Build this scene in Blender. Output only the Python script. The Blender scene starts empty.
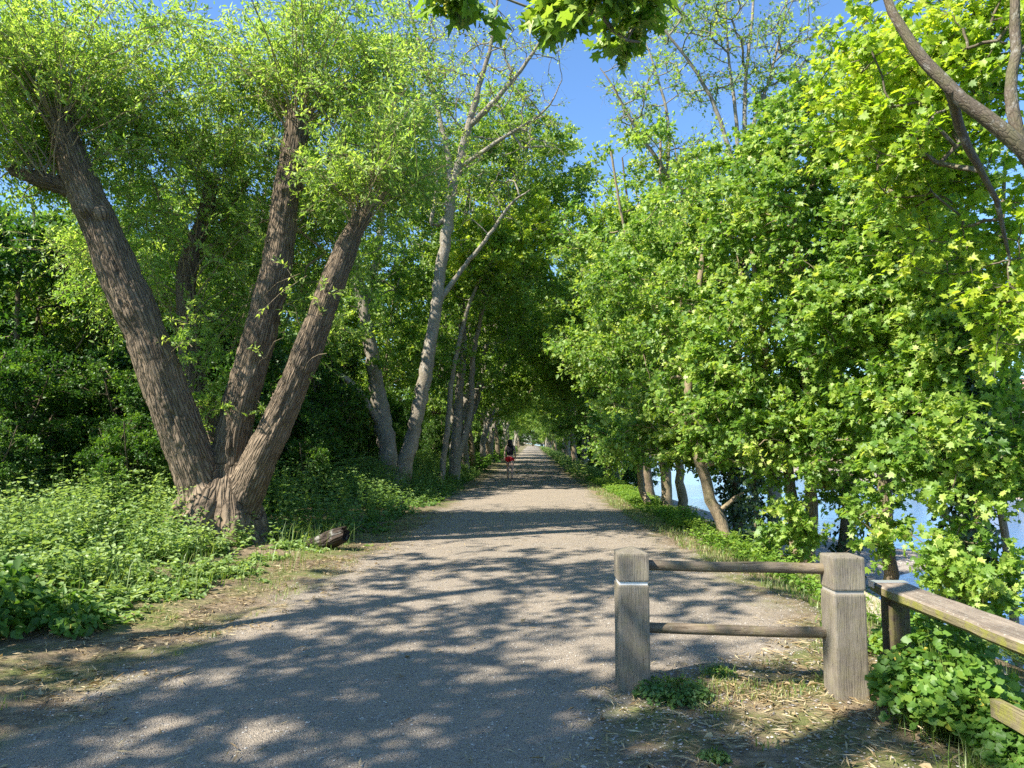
import bpy, bmesh, math, random
import numpy as np
from mathutils import Vector, Matrix

# ------------------------------------------------------------------ camera, world, sun
sc = bpy.context.scene
COL = sc.collection
R = math.radians
F, W, H = 710.0, 1024, 768
PITCH = math.atan(57 / F)
CAM = np.array([0.0, 0.0, 1.6])
cam_d = bpy.data.cameras.new('camera'); cam = bpy.data.objects.new('camera', cam_d); COL.objects.link(cam)
cam_d.sensor_width = 36.0; cam_d.lens = 36.0 * F / W; cam_d.clip_end = 6000; cam_d.clip_start = 0.05
cam.location = CAM; cam.rotation_euler = (R(90) + PITCH, 0, 0)
sc.camera = cam

SUN_EL, SUN_DIR = R(47), np.array([0.864, 0.504])          # SUN_DIR: the way the light travels over the ground
world = bpy.data.worlds.new('World'); sc.world = world; world.use_nodes = True
wn = world.node_tree; bg = wn.nodes['Background']
sky = wn.nodes.new('ShaderNodeTexSky'); sky.sky_type = 'NISHITA'; sky.sun_disc = False
sky.sun_elevation = SUN_EL; sky.sun_rotation = math.atan2(-SUN_DIR[0], -SUN_DIR[1])
sky.air_density = 1.15; sky.dust_density = 0.15; sky.ozone_density = 2.2
tint = wn.nodes.new('ShaderNodeMix'); tint.data_type = 'RGBA'; tint.blend_type = 'MULTIPLY'; tint.inputs[0].default_value = 1.0; tint.inputs[7].default_value = (.70, .90, 1.12, 1)
wn.links.new(sky.outputs[0], tint.inputs[6]); wn.links.new(tint.outputs[2], bg.inputs[0]); bg.inputs[1].default_value = 0.1
sd = bpy.data.lights.new('sun', 'SUN'); sd.energy = 5.0; sd.angle = R(0.53); sd.color = (1.0, 0.93, 0.82)
sun = bpy.data.objects.new('sun', sd); COL.objects.link(sun)
ld = Vector((SUN_DIR[0] * math.cos(SUN_EL), SUN_DIR[1] * math.cos(SUN_EL), -math.sin(SUN_EL)))
sun.rotation_euler = ld.to_track_quat('-Z', 'Y').to_euler()
sc.view_settings.view_transform = 'Standard'; sc.view_settings.look = 'None'
sc.view_settings.exposure = 1.3; sc.view_settings.gamma = 1.0
cy = sc.cycles
cy.max_bounces = 7; cy.diffuse_bounces = 3; cy.glossy_bounces = 2; cy.transmission_bounces = 5
cy.use_adaptive_sampling = True; cy.adaptive_threshold = 0.012; cy.sample_clamp_indirect = 6.0
cy.use_denoising = False; cy.caustics_reflective = False; cy.caustics_refractive = False

rng = np.random.default_rng(11)
random.seed(5)
cp, sp = math.cos(PITCH), math.sin(PITCH)

def at(px, py, Y):
    """world point seen at pixel (px, py) at distance Y along the ground"""
    a, b = (px - W / 2) / F, (H / 2 - py) / F
    dy, dz = cp - b * sp, sp + b * cp
    t = Y / dy
    return np.array([a * t, Y, CAM[2] + dz * t])

# ------------------------------------------------------------------ noise and ground shape
def vnoise(P, seed=0):
    P = np.asarray(P, float); I = np.floor(P).astype(np.int64); f = P - I; f = f * f * (3 - 2 * f)
    def h(i, j, k):
        n = (i * 374761393 + j * 668265263 + k * 2147483647 + seed * 1274126177) & 0xffffffff
        n = ((n ^ (n >> 13)) * 1274126177) & 0xffffffff
        return ((n ^ (n >> 16)) & 0xffff) / 65535.0
    i, j, k = I[..., 0], I[..., 1], I[..., 2]; u, v, w = f[..., 0], f[..., 1], f[..., 2]
    r = 0
    for a in (0, 1):
        for b in (0, 1):
            for c in (0, 1):
                r = r + h(i + a, j + b, k + c) * (u if a else 1 - u) * (v if b else 1 - v) * (w if c else 1 - w)
    return r

def fbm(P, seed=0, o=3):
    P = np.asarray(P, float); r = 0; a = 0.5
    for q in range(o):
        r = r + a * vnoise(P * 2 ** q, seed + q); a *= 0.5
    return r / (1 - 0.5 ** o)

def n2(x, y, s=1.0, seed=0, o=3):
    return fbm(np.stack([x * s, y * s, np.zeros_like(x) + 0.5], -1), seed, o)

def left_edge(y): return np.interp(y, [-30, -5, 5, 8, 12, 26, 60, 120, 220], [-3.2, -2.9, -2.68, -2.3, -1.9, -1.3, 0.0, 1.7, 4.6])
def right_edge(y): return np.interp(y, [-30, -5, 3.5, 4.6, 5.1, 5.6, 7, 10, 16, 39, 60, 120, 220], [-.4, .3, .58, .8, 1.3, 2.3, 2.85, 2.55, 2.5, 2.7, 3.3, 5.0, 8.0])
def bank_edge(y): return np.maximum(np.interp(y, [-30, 5, 12, 39, 60, 120, 220], [2.7, 2.75, 3.2, 3.6, 4.2, 5.9, 8.9]), 2.7)
def shore(y): return np.interp(y, [-50, 0, 15, 23, 25, 26.5, 30, 40, 60, 200], [8.5, 8.5, 9.6, 11.2, 13.4, 16.4, 17, 13.2, 12.2, 15])
FAR = 40.0

def ground(x, y):
    x = np.asarray(x, float); y = np.asarray(y, float)
    d = x - bank_edge(y)
    z = np.interp(d, [0, .5, 1.5, 3, 5.6, 8], [0, -.12, -.33, -1.3, -2.75, -2.86])
    s = shore(y)
    z = np.where(x > s - 2.5, np.interp(x - s, [-2.5, 0, 6, 14], [-2.86, -3.0, -3.7, -4.2]), z)
    fz = np.interp(x, [28, FAR, FAR + 14, FAR + 18, FAR + 26], [-4.2, -3.0, -2.0, -.4, .6])
    z = np.where(x > 28, fz, z)
    le = left_edge(y)
    z = z + np.where(x < le, np.minimum((le - x) * 0.05, 0.22), 0)
    amp = np.where((x > le) & (x < right_edge(y)), 0.012, 0.07)
    z = z + (n2(x, y, 0.8, 3) - 0.5) * amp * 1.6 + (n2(x, y, 4.0, 8) - 0.5) * amp * 0.5
    return z

# ------------------------------------------------------------------ mesh helpers
class Buf:
    """collects vertices, faces of any size, a vector and a float attribute"""
    def __init__(s): s.v = []; s.li = []; s.lt = []; s.bark = []; s.lv = []; s.mi = []; s.n = 0
    def add(s, v, faces, bark=None, lv=None, mi=0):
        v = np.asarray(v, np.float32).reshape(-1, 3); faces = np.asarray(faces, np.int32)
        s.v.append(v); s.li.append((faces + s.n).ravel()); s.lt.append(np.full(len(faces), faces.shape[1], np.int32))
        s.bark.append(np.zeros((len(v), 3), np.float32) if bark is None else np.asarray(bark, np.float32).reshape(-1, 3))
        s.lv.append(np.zeros(len(v), np.float32) if lv is None else np.broadcast_to(np.asarray(lv, np.float32), (len(v),)))
        s.mi.append(np.full(len(faces), mi, np.int32)); s.n += len(v)
    def build(s, name, mats, parent=None, offset=(0, 0, 0), smooth=True):
        me = bpy.data.meshes.new(name)
        v = np.concatenate(s.v) - np.asarray(offset, np.float32)
        li = np.concatenate(s.li); lt = np.concatenate(s.lt); ls = np.concatenate([[0], np.cumsum(lt)[:-1]]).astype(np.int32)
        me.vertices.add(len(v)); me.vertices.foreach_set('co', v.ravel())
        me.loops.add(len(li)); me.loops.foreach_set('vertex_index', li)
        me.polygons.add(len(lt)); me.polygons.foreach_set('loop_start', ls); me.polygons.foreach_set('loop_total', lt)
        me.polygons.foreach_set('use_smooth', np.full(len(lt), smooth))
        me.polygons.foreach_set('material_index', np.concatenate(s.mi))
        a = me.attributes.new('bark', 'FLOAT_VECTOR', 'POINT'); a.data.foreach_set('vector', np.concatenate(s.bark).ravel())
        a = me.attributes.new('lv', 'FLOAT', 'POINT'); a.data.foreach_set('value', np.concatenate(s.lv))
        me.update(calc_edges=True)
        for m in (mats if isinstance(mats, (list, tuple)) else [mats]): me.materials.append(m)
        o = bpy.data.objects.new(name, me); COL.objects.link(o)
        if parent is not None: o.parent = parent
        return o

def norm(a): return a / np.maximum(np.linalg.norm(a, axis=-1, keepdims=True), 1e-9)

def tubes(P, Rd, sides=6, wob=0.0):
    """batch of tubes. P (n,k,3), Rd (n,k) -> verts, quads, bark coordinates"""
    P = np.asarray(P, float); Rd = np.asarray(Rd, float); n, k, _ = P.shape
    T = norm(np.gradient(P, axis=1))
    mean = norm(P[:, -1] - P[:, 0])
    ref = np.where(np.abs(mean[:, 2:3]) > 0.7, np.array([[1.0, 0.15, 0]]), np.array([[0.1, 0.1, 1.0]]))
    ref = np.repeat(ref[:, None], k, 1)
    A = norm(np.cross(T, ref)); B = np.cross(T, A)
    th = np.linspace(0, 2 * np.pi, sides, endpoint=False)
    c, s_ = np.cos(th)[None, None, :, None], np.sin(th)[None, None, :, None]
    V = P[:, :, None] + (A[:, :, None] * c + B[:, :, None] * s_) * Rd[:, :, None, None]
    if wob:
        V = V + (A[:, :, None] * c + B[:, :, None] * s_) * Rd[:, :, None, None] * wob * (fbm(V * 3.0, 5)[..., None] - .5)
    L = np.concatenate([np.zeros((n, 1)), np.cumsum(np.linalg.norm(np.diff(P, axis=1), axis=2), 1)], 1)
    bark = np.zeros((n, k, sides, 3)); rr = Rd.max(1)[:, None, None]
    bark[..., 0] = np.cos(th) * rr; bark[..., 1] = np.sin(th) * rr; bark[..., 2] = L[:, :, None] + rng.random((n, 1, 1)) * 5
    i = np.arange(n)[:, None, None] * k * sides + np.arange(k - 1)[None, :, None] * sides; j = np.arange(sides)[None, None, :]; j2 = (j + 1) % sides
    q = np.stack([i + j, i + j2, i + sides + j2, i + sides + j], -1).reshape(-1, 4)
    return V.reshape(-1, 3), q, bark.reshape(-1, 3)

def resample(P, Rd, step):
    P = np.asarray(P, float); Rd = np.asarray(Rd, float)
    # Catmull-Rom through the points
    Q = np.vstack([2 * P[0] - P[1], P, 2 * P[-1] - P[-2]]); out = []; ro = []
    for i in range(len(P) - 1):
        m = max(2, int(np.linalg.norm(P[i + 1] - P[i]) / step) + 1)
        for t in np.linspace(0, 1, m, endpoint=False):
            a, b, c, d = Q[i:i + 4]
            out.append(.5 * (2 * b + (c - a) * t + (2 * a - 5 * b + 4 * c - d) * t * t + (3 * b - a - 3 * c + d) * t ** 3)); ro.append(Rd[i] * (1 - t) + Rd[i + 1] * t)
    out.append(P[-1]); ro.append(Rd[-1])
    return np.array(out), np.array(ro)

DIAMOND = (np.array([[0, 0, 0], [.36, .42, .07], [0, 1, -.08], [-.36, .42, .07]]), [[0, 1, 2], [0, 2, 3]])
WILLOW = (np.array([[0, 0, 0], [.12, .4, .03], [0, 1, -.1], [-.12, .4, .03]]), [[0, 1, 2], [0, 2, 3]])
OVATE = (np.array([[0, 0, 0], [.34, .22, .06], [.27, .62, .05], [0, 1.02, -.1], [-.27, .62, .05], [-.34, .22, .06]]), [[0, 1, 2, 3], [0, 3, 4, 5]])
_h = [(.30, -.08), (.27, .1), (.58, .22), (.3, .42), (.42, .74), (.15, .68)]
MAPLE = (np.array([[0, .3, 0.0], [0, 0, 0]] + [[a, b, .1 * a] for a, b in _h] + [[0, 1.05, -.08]] + [[-a, b, .1 * a] for a, b in _h[::-1]]),
         [[0, i, i % 14 + 1] for i in range(1, 15)])
MAPLE = (MAPLE[0], [[0, i, i + 1 if i < 14 else 1] for i in range(1, 15)])
STAR = (np.array([[0, 0, 0], [.5, .12, .05], [.22, .38, .0], [.36, .72, .03], [0, 1, -.08], [-.36, .72, .03], [-.22, .38, 0], [-.5, .12, .05]]),
        [[0, 1, 2], [0, 2, 6], [0, 6, 7], [2, 3, 4], [2, 4, 6], [6, 4, 5]])
ROUND = (np.array([[0, 0, .0], [.4, -.08, .1], [.52, .3, .1], [.36, .5, .06], [.4, .78, .04], [0, .86, 0], [-.4, .78, .04], [-.36, .5, .06], [-.52, .3, .1], [-.4, -.08, .1]]),
         [[0, 1, 2], [0, 2, 3], [0, 3, 4], [0, 4, 5], [0, 5, 6], [0, 6, 7], [0, 7, 8], [0, 8, 9]])

def leaves(buf, pos, tip, nrm, size, lv, tpl, mi=0):
    T, Fc = tpl; tip = norm(tip); side = norm(np.cross(tip, nrm)); nr = np.cross(side, tip)
    size = np.broadcast_to(size, (len(pos),))[:, None, None]; zs = rng.uniform(-1.0, 4.0, (len(pos), 1, 1))
    V = pos[:, None] + size * (T[None, :, 0:1] * side[:, None] + T[None, :, 1:2] * tip[:, None] + zs * T[None, :, 2:3] * nr[:, None])
    k = len(T); Fc = np.array(Fc)
    f = (np.arange(len(pos))[:, None, None] * k + Fc[None]).reshape(-1, Fc.shape[1])
    buf.add(V.reshape(-1, 3), f, lv=np.repeat(np.broadcast_to(lv, (len(pos),)), k), mi=mi)

def tag(o, label=None, cat=None, group=None, kind=None):
    for k, v in (('label', label), ('category', cat), ('group', group), ('kind', kind)):
        if v: o[k] = v
    return o

def empty(name, loc, label=None, cat=None, group=None):
    o = bpy.data.objects.new(name, None); COL.objects.link(o); o.location = [float(c) for c in loc]; o.empty_display_size = .2
    return tag(o, label, cat, group)

def dup(root, loc, rz=0, s=1.0, label=None, group=None, cat=None, sz=None):
    r = root.copy(); COL.objects.link(r); r.location = [float(c) for c in loc]; r.rotation_euler = (0, 0, rz); r.scale = (s, s, sz or s)
    tag(r, label, cat, group)
    for ch in list(root.children):
        c = ch.copy(); COL.objects.link(c); c.parent = r
    return r

# ------------------------------------------------------------------ materials
class NT:
    def __init__(s, name):
        s.m = bpy.data.materials.new(name); s.m.use_nodes = True; s.t = s.m.node_tree; s.t.nodes.clear()
        s.out = s.n('ShaderNodeOutputMaterial')
    def n(s, typ, **kw):
        nd = s.t.nodes.new(typ)
        for k, v in kw.items():
            if k.startswith('_'): setattr(nd, k[1:], v)
            else:
                nd.inputs[k.replace('_', ' ')].default_value = v
        return nd
    def l(s, a, b): s.t.links.new(a, b); return s
    def ramp(s, fac, stops, interp='LINEAR'):
        r = s.n('ShaderNodeValToRGB'); e = r.color_ramp.elements; r.color_ramp.interpolation = interp
        while len(e) < len(stops): e.new(0.5)
        for q, (p, c) in zip(e, stops): q.position = p; q.color = (*c, 1) if len(c) == 3 else c
        s.l(fac, r.inputs[0]); return r.outputs[0]
    def noise(s, vec, scale, detail=4, rough=.6, dist=0):
        q = s.n('ShaderNodeTexNoise', Scale=scale, Detail=detail, Roughness=rough, Distortion=dist); s.l(vec, q.inputs['Vector']); return q.outputs['Fac']
    def vor(s, vec, scale, feature='F1', rnd=1.0):
        q = s.n('ShaderNodeTexVoronoi', _feature=feature); q.inputs['Scale'].default_value = scale; q.inputs['Randomness'].default_value = rnd; s.l(vec, q.inputs['Vector']); return q
    def mix(s, fac, a, b, blend='MIX'):
        q = s.n('ShaderNodeMix', _data_type='RGBA', _blend_type=blend)
        for v, i in ((fac, 0), (a, 6), (b, 7)):
            if isinstance(v, (int, float)): q.inputs[i].default_value = v
            elif isinstance(v, tuple): q.inputs[i].default_value = (*v, 1)
            else: s.l(v, q.inputs[i])
        return q.outputs[2]
    def math(s, op, a, b=None, clamp=False):
        q = s.n('ShaderNodeMath', _operation=op, _use_clamp=clamp)
        for v, i in ((a, 0), (b, 1)):
            if v is None: continue
            if isinstance(v, (int, float)): q.inputs[i].default_value = v
            else: s.l(v, q.inputs[i])
        return q.outputs[0]
    def scale(s, vec, xyz):
        q = s.n('ShaderNodeMapping'); q.inputs['Scale'].default_value = xyz; s.l(vec, q.inputs[0]); return q.outputs[0]
    def bump(s, h, strength, dist=.02, nrm=None):
        q = s.n('ShaderNodeBump', Strength=strength, Distance=dist); s.l(h, q.inputs['Height'])
        if nrm is not None: s.l(nrm, q.inputs['Normal'])
        return q.outputs[0]
    def principled(s, col, rough=.8, nrm=None, spec=.3, **kw):
        p = s.n('ShaderNodeBsdfPrincipled')
        for v, k in ((col, 'Base Color'), (rough, 'Roughness'), (spec, 'Specular IOR Level')):
            if isinstance(v, (int, float)): p.inputs[k].default_value = v
            elif isinstance(v, tuple): p.inputs[k].default_value = (*v, 1)
            else: s.l(v, p.inputs[k])
        for k, v in kw.items(): p.inputs[k].default_value = v
        if nrm is not None: s.l(nrm, p.inputs['Normal'])
        s.l(p.outputs[0], s.out.inputs[0]); return s.m

def leaf_mat(name, stops, trans=.5, tcol=(1.55, 1.5, .75), gloss=.035, rough=.5):
    n = NT(name); a = n.n('ShaderNodeAttribute', _attribute_name='lv')
    c = n.ramp(a.outputs['Fac'], [(p, q) for p, q in stops])
    d = n.n('ShaderNodeBsdfDiffuse'); n.l(c, d.inputs[0])
    t = n.n('ShaderNodeBsdfTranslucent'); tc = n.mix(1.0, c, tcol, 'MULTIPLY'); n.l(tc, t.inputs[0])
    m = n.n('ShaderNodeMixShader'); m.inputs[0].default_value = trans; n.l(d.outputs[0], m.inputs[1]); n.l(t.outputs[0], m.inputs[2])
    g = n.n('ShaderNodeBsdfGlossy', Roughness=rough); g.inputs[0].default_value = (.8, .85, .8, 1)
    m2 = n.n('ShaderNodeMixShader'); m2.inputs[0].default_value = gloss; n.l(m.outputs[0], m2.inputs[1]); n.l(g.outputs[0], m2.inputs[2])
    n.l(m2.outputs[0], n.out.inputs[0]); return n.m

M = {}
M['leaf_maple'] = leaf_mat('maple_leaf', [(0, (.06, .15, .02)), (.45, (.15, .28, .035)), (.8, (.3, .43, .07)), (1, (.48, .56, .14))])
M['leaf_far'] = leaf_mat('woodland_leaf', [(0, (.075, .17, .025)), (.5, (.18, .31, .04)), (1, (.38, .49, .09))])
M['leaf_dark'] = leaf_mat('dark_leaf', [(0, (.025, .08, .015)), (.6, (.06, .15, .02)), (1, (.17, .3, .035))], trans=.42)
M['leaf_willow'] = leaf_mat('willow_leaf', [(0, (.12, .24, .04)), (.5, (.25, .39, .075)), (1, (.46, .58, .16))], trans=.55)
M['leaf_yellow'] = leaf_mat('young_leaf', [(0, (.15, .28, .02)), (.5, (.3, .44, .035)), (1, (.5, .56, .06))], trans=.55)
M['leaf_ivy'] = leaf_mat('ivy_leaf', [(0, (.02, .06, .015)), (1, (.05, .11, .025))], trans=.2, gloss=.1)
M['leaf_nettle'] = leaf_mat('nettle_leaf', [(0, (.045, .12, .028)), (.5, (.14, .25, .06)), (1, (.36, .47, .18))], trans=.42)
M['leaf_dock'] = leaf_mat('dock_leaf', [(0, (.05, .13, .02)), (.6, (.14, .27, .04)), (.93, (.26, .38, .06)), (1, (.5, .42, .06))], trans=.42, gloss=.03)
M['grass'] = leaf_mat('grass_blade', [(0, (.07, .15, .025)), (.5, (.16, .25, .04)), (.8, (.3, .33, .09)), (1, (.48, .4, .2))], trans=.4, gloss=.05)
M['straw'] = leaf_mat('dry_straw', [(0, (.2, .13, .06)), (.5, (.38, .29, .15)), (1, (.55, .46, .28))], trans=.15, tcol=(1, .9, .6))
M['petal'] = leaf_mat('white_petal', [(0, (.7, .7, .62)), (1, (.85, .85, .8))], trans=.3, tcol=(1, 1, 1))
M['catkin'] = leaf_mat('catkin', [(0, (.35, .4, .08)), (1, (.5, .5, .12))], trans=.4)

def bark_mat(name, hi, lo, su=26, sv=3.2, strength=1.0, dist=.03, moss=0, speck=0):
    n = NT(name); a = n.n('ShaderNodeAttribute', _attribute_name='bark').outputs['Vector']
    v = n.scale(a, (1, 1, sv / su))
    wv = n.n('ShaderNodeTexNoise', Scale=su * .35, Detail=3.0); n.l(v, wv.inputs['Vector'])
    vm = n.n('ShaderNodeVectorMath', _operation='MULTIPLY_ADD'); n.l(wv.outputs['Color'], vm.inputs[0]); vm.inputs[1].default_value = (.05, .05, .05); n.l(v, vm.inputs[2])
    vo = n.vor(vm.outputs[0], su, 'DISTANCE_TO_EDGE')
    e = n.ramp(vo.outputs['Distance'], [(0, (0, 0, 0)), (.16, (.6, .6, .6)), (.5, (1, 1, 1))])
    nz = n.noise(v, su * 2.2, 6, .7)
    big = n.noise(a, 2.0, 3)
    h = n.math('ADD', n.math('MULTIPLY', e, .8), n.math('MULTIPLY', nz, .45))
    col = n.mix(n.math('MULTIPLY', h, .8, True), lo, hi)
    col = n.mix(n.ramp(big, [(.35, (0, 0, 0)), (.7, (.5, .5, .5))]), col, tuple(c * 1.25 for c in hi))
    if speck:
        sp_ = n.ramp(n.noise(a, 9, 5, .7), [(.55, (0, 0, 0)), (.66, (1, 1, 1))]); col = n.mix(n.math('MULTIPLY', sp_, speck), col, (.5, .5, .45))
    if moss:
        ms = n.ramp(n.noise(a, 3.2, 5, .7), [(.45, (0, 0, 0)), (.62, (1, 1, 1))]); col = n.mix(n.math('MULTIPLY', ms, moss), col, (.14, .16, .05))
    return n.principled(col, .9, n.bump(h, strength, dist), .15)

M['bark_willow'] = bark_mat('willow_bark', (.285, .22, .152), (.06, .045, .032), 22, 3.4, 1.0, .05)
M['bark_grey'] = bark_mat('grey_bark', (.30, .265, .21), (.13, .11, .085), 30, 9, .5, .01, moss=.25, speck=.6)
M['bark_pale'] = bark_mat('pale_bark', (.31, .27, .21), (.14, .12, .09), 18, 10, .7, .015, speck=.6, moss=.2)
M['bark_brown'] = bark_mat('brown_bark', (.27, .21, .15), (.1, .075, .05), 34, 5, .8, .02, moss=.4)
M['bark_tan'] = bark_mat('tan_bark', (.36, .285, .19), (.15, .11, .07), 30, 8, .6, .012, moss=.35)
M['bark_sycamore'] = bark_mat('sycamore_bark', (.17, .14, .105), (.06, .048, .035), 40, 18, .6, .008, moss=.3, speck=.5)
M['bark_dead'] = bark_mat('dead_wood', (.075, .058, .045), (.018, .013, .01), 18, 3, 1.0, .05, speck=.4)

def earth_nodes(n, P):
    """brown earth with litter, thin green growth and grit; used by the ground and by the frayed edge of the path"""
    a = n.noise(P, 1.3, 5, .65); b = n.noise(P, 9, 5, .7); c = n.noise(P, 55, 4, .7)
    dirt = n.ramp(b, [(.3, (.10, .075, .05)), (.5, (.20, .155, .10)), (.72, (.36, .28, .18))])
    lit = n.vor(P, 48); lc = n.ramp(lit.outputs['Distance'], [(0, (.75, .75, .75)), (.5, (1, 1, 1)), (1, (1.15, 1.15, 1.15))])
    dirt = n.mix(1.0, dirt, lc, 'MULTIPLY')
    green = n.mix(c, (.06, .11, .02), (.17, .2, .05))
    g = n.ramp(n.math('ADD', a, n.math('MULTIPLY', c, .35)), [(.62, (0, 0, 0)), (.8, (.75, .75, .75))])
    return n.mix(g, dirt, green), n.math('ADD', n.math('MULTIPLY', b, 1.0), n.math('MULTIPLY', c, .5))

def pos_vec(n):
    return n.n('ShaderNodeNewGeometry').outputs['Position']

n = NT('earth_and_grass'); P = pos_vec(n); col, hh = earth_nodes(n, P)
xyz = n.n('ShaderNodeSeparateXYZ'); n.l(P, xyz.inputs[0])
gv = n.vor(P, 22); gcol = n.mix(n.noise(P, 3.0, 5), (.19, .165, .13), (.36, .315, .25))
gcol = n.mix(.45, gcol, n.mix(gv.outputs['Color'], (.14, .12, .1), (.45, .4, .33)))
zz = n.math('ADD', xyz.outputs[2], n.math('MULTIPLY', n.noise(P, .9, 4), .5))
isb = n.ramp(n.math('ADD', n.math('MULTIPLY', zz, .5), 1.6), [(.36, (1, 1, 1)), (.52, (0, 0, 0))])
col = n.mix(isb, col, gcol)
# far bank: pale sand
sandx = n.ramp(n.math('MULTIPLY', xyz.outputs[0], .01), [(.34, (0, 0, 0)), (.36, (1, 1, 1))])
col = n.mix(n.math('MULTIPLY', sandx, isb), col, (.33, .28, .215))
# beyond the trees the fields are open meadow
fld = n.ramp(n.math('MULTIPLY', xyz.outputs[0], -.01), [(.14, (0, 0, 0)), (.2, (1, 1, 1))])
col = n.mix(n.math('MULTIPLY', fld, n.noise(P, .7, 3)), col, (.16, .24, .05))
M['earth'] = n.principled(col, .95, n.bump(hh, .8, .03), .1)

n = NT('gravel_path'); P = pos_vec(n); ecol, eh = earth_nodes(n, P)
v1 = n.vor(P, 105); v2 = n.vor(P, 230); v3 = n.vor(P, 25)
st = n.mix(v2.outputs['Color'], (.20, .165, .125), (.41, .35, .27))
st = n.mix(.5, st, n.mix(v1.outputs['Color'], (.13, .112, .092), (.42, .365, .29)))
st = n.mix(n.ramp(v3.outputs['Color'], [(.82, (0, 0, 0)), (.92, (.55, .55, .55))]), st, (.44, .41, .36))
dust = n.ramp(n.noise(P, 1.1, 6, .65), [(.35, (0, 0, 0)), (.68, (.7, .7, .7))])
st = n.mix(dust, st, (.37, .305, .23))
at_ = n.n('ShaderNodeAttribute', _attribute_name='lv').outputs['Fac']
e = n.math('ADD', at_, n.math('MULTIPLY', n.math('SUBTRACT', n.noise(P, 2.2, 5, .7), .5), 1.3))
ef = n.ramp(e, [(.38, (0, 0, 0)), (.75, (1, 1, 1))])
spk = n.ramp(n.noise(P, 120, 3, .7), [(.34, (.35, .35, .35)), (.46, (1, 1, 1))]); st = n.mix(1.0, st, spk, 'MULTIPLY')
col = n.mix(ef, st, ecol)
h = n.math('ADD', n.math('MULTIPLY', n.ramp(v1.outputs['Distance'], [(0, (1, 1, 1)), (.6, (0, 0, 0))]), .6), n.math('MULTIPLY', n.noise(P, 7, 6, .75), 1.6))
h = n.math('ADD', h, n.math('MULTIPLY', n.ramp(v2.outputs['Distance'], [(0, (1, 1, 1)), (.6, (0, 0, 0))]), .3))
M['path'] = n.principled(col, .9, n.bump(h, .7, .016), .2)

n = NT('pale_ramp'); P = pos_vec(n)
M['ramp'] = n.principled(n.mix(n.noise(P, 14, 5), (.4, .34, .26), (.6, .52, .41)), .9, n.bump(n.noise(P, 50, 5), .5, .01), .1)

def wood_mat(name, hi, lo, axis, sc_=70, moss=0, lichen=0, strength=.8):
    n = NT(name); tc = n.n('ShaderNodeTexCoord').outputs['Object']
    s3 = [1, 1, 1]; s3[axis] = .06
    v = n.scale(tc, tuple(s3)); g = n.noise(v, sc_, 6, .72, .25); g2 = n.noise(v, sc_ * .3, 4, .6)
    g3 = n.noise(v, sc_ * 3, 3, .6)
    f = n.math('ADD', n.math('MULTIPLY', g, .65), n.math('MULTIPLY', g2, .35))
    crack = n.ramp(g, [(.3, (0, 0, 0)), (.38, (1, 1, 1))])
    col = n.ramp(f, [(.32, lo), (.5, tuple((a + b) / 2 for a, b in zip(hi, lo))), (.66, hi)])
    col = n.mix(n.ramp(g3, [(.4, (.35, .35, .35)), (.6, (0, 0, 0))]), col, lo)
    col = n.mix(crack, tuple(c * .4 for c in lo), col)
    st = n.ramp(n.noise(tc, 5, 4, .6), [(.4, (.72, .72, .72)), (.7, (1.1, 1.1, 1.1))]); col = n.mix(1.0, col, st, 'MULTIPLY')
    if moss:
        m_ = n.ramp(n.noise(tc, 11, 5, .75), [(.46, (0, 0, 0)), (.6, (1, 1, 1))]); col = n.mix(n.math('MULTIPLY', m_, moss), col, (.24, .24, .045))
    if lichen:
        m_ = n.ramp(n.noise(tc, 42, 4, .7), [(.58, (0, 0, 0)), (.66, (1, 1, 1))]); col = n.mix(n.math('MULTIPLY', m_, lichen), col, (.5, .5, .42))
    hgt = n.math('ADD', crack, n.math('MULTIPLY', g, 1.4))
    return n.principled(col, .85, n.bump(hgt, strength, .006), .2)
M['wood_post'] = wood_mat('weathered_post_wood', (.38, .335, .265), (.185, .158, .12), 2, 120, moss=.12)
M['wood_pole'] = wood_mat('round_pole_wood', (.34, .27, .19), (.12, .09, .06), 0, 60, moss=.15, lichen=.25)
M['wood_rail'] = wood_mat('handrail_wood', (.40, .34, .26), (.17, .13, .095), 1, 60, lichen=.5)
M['wood_moss'] = wood_mat('mossy_rail_wood', (.36, .31, .18), (.16, .13, .07), 1, 60, moss=.8)
M['wood_dark'] = wood_mat('dark_post_wood', (.2, .165, .12), (.06, .045, .03), 2, 60, moss=.3)
M['band'] = NT('white_band').principled((.72, .72, .69), .45, None, .4)
M['band_dull'] = NT('dull_band').principled((.36, .34, .3), .6, None, .3)
M['metal'] = NT('zinc_cap').principled((.62, .63, .64), .35, None, .5, Metallic=.6)
M['screw'] = NT('rusty_screw').principled((.1, .07, .05), .5, None, .5, Metallic=.7)

n = NT('river_water'); P = pos_vec(n)
w1 = n.noise(n.scale(P, (1, .45, 1)), 2.4, 4, .6, .4); w2 = n.noise(P, 9, 3, .6)
h = n.math('ADD', w1, n.math('MULTIPLY', w2, .35))
M['water'] = n.principled((.045, .14, .33), .1, n.bump(h, .3, .08), .5, IOR=1.33)

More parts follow.
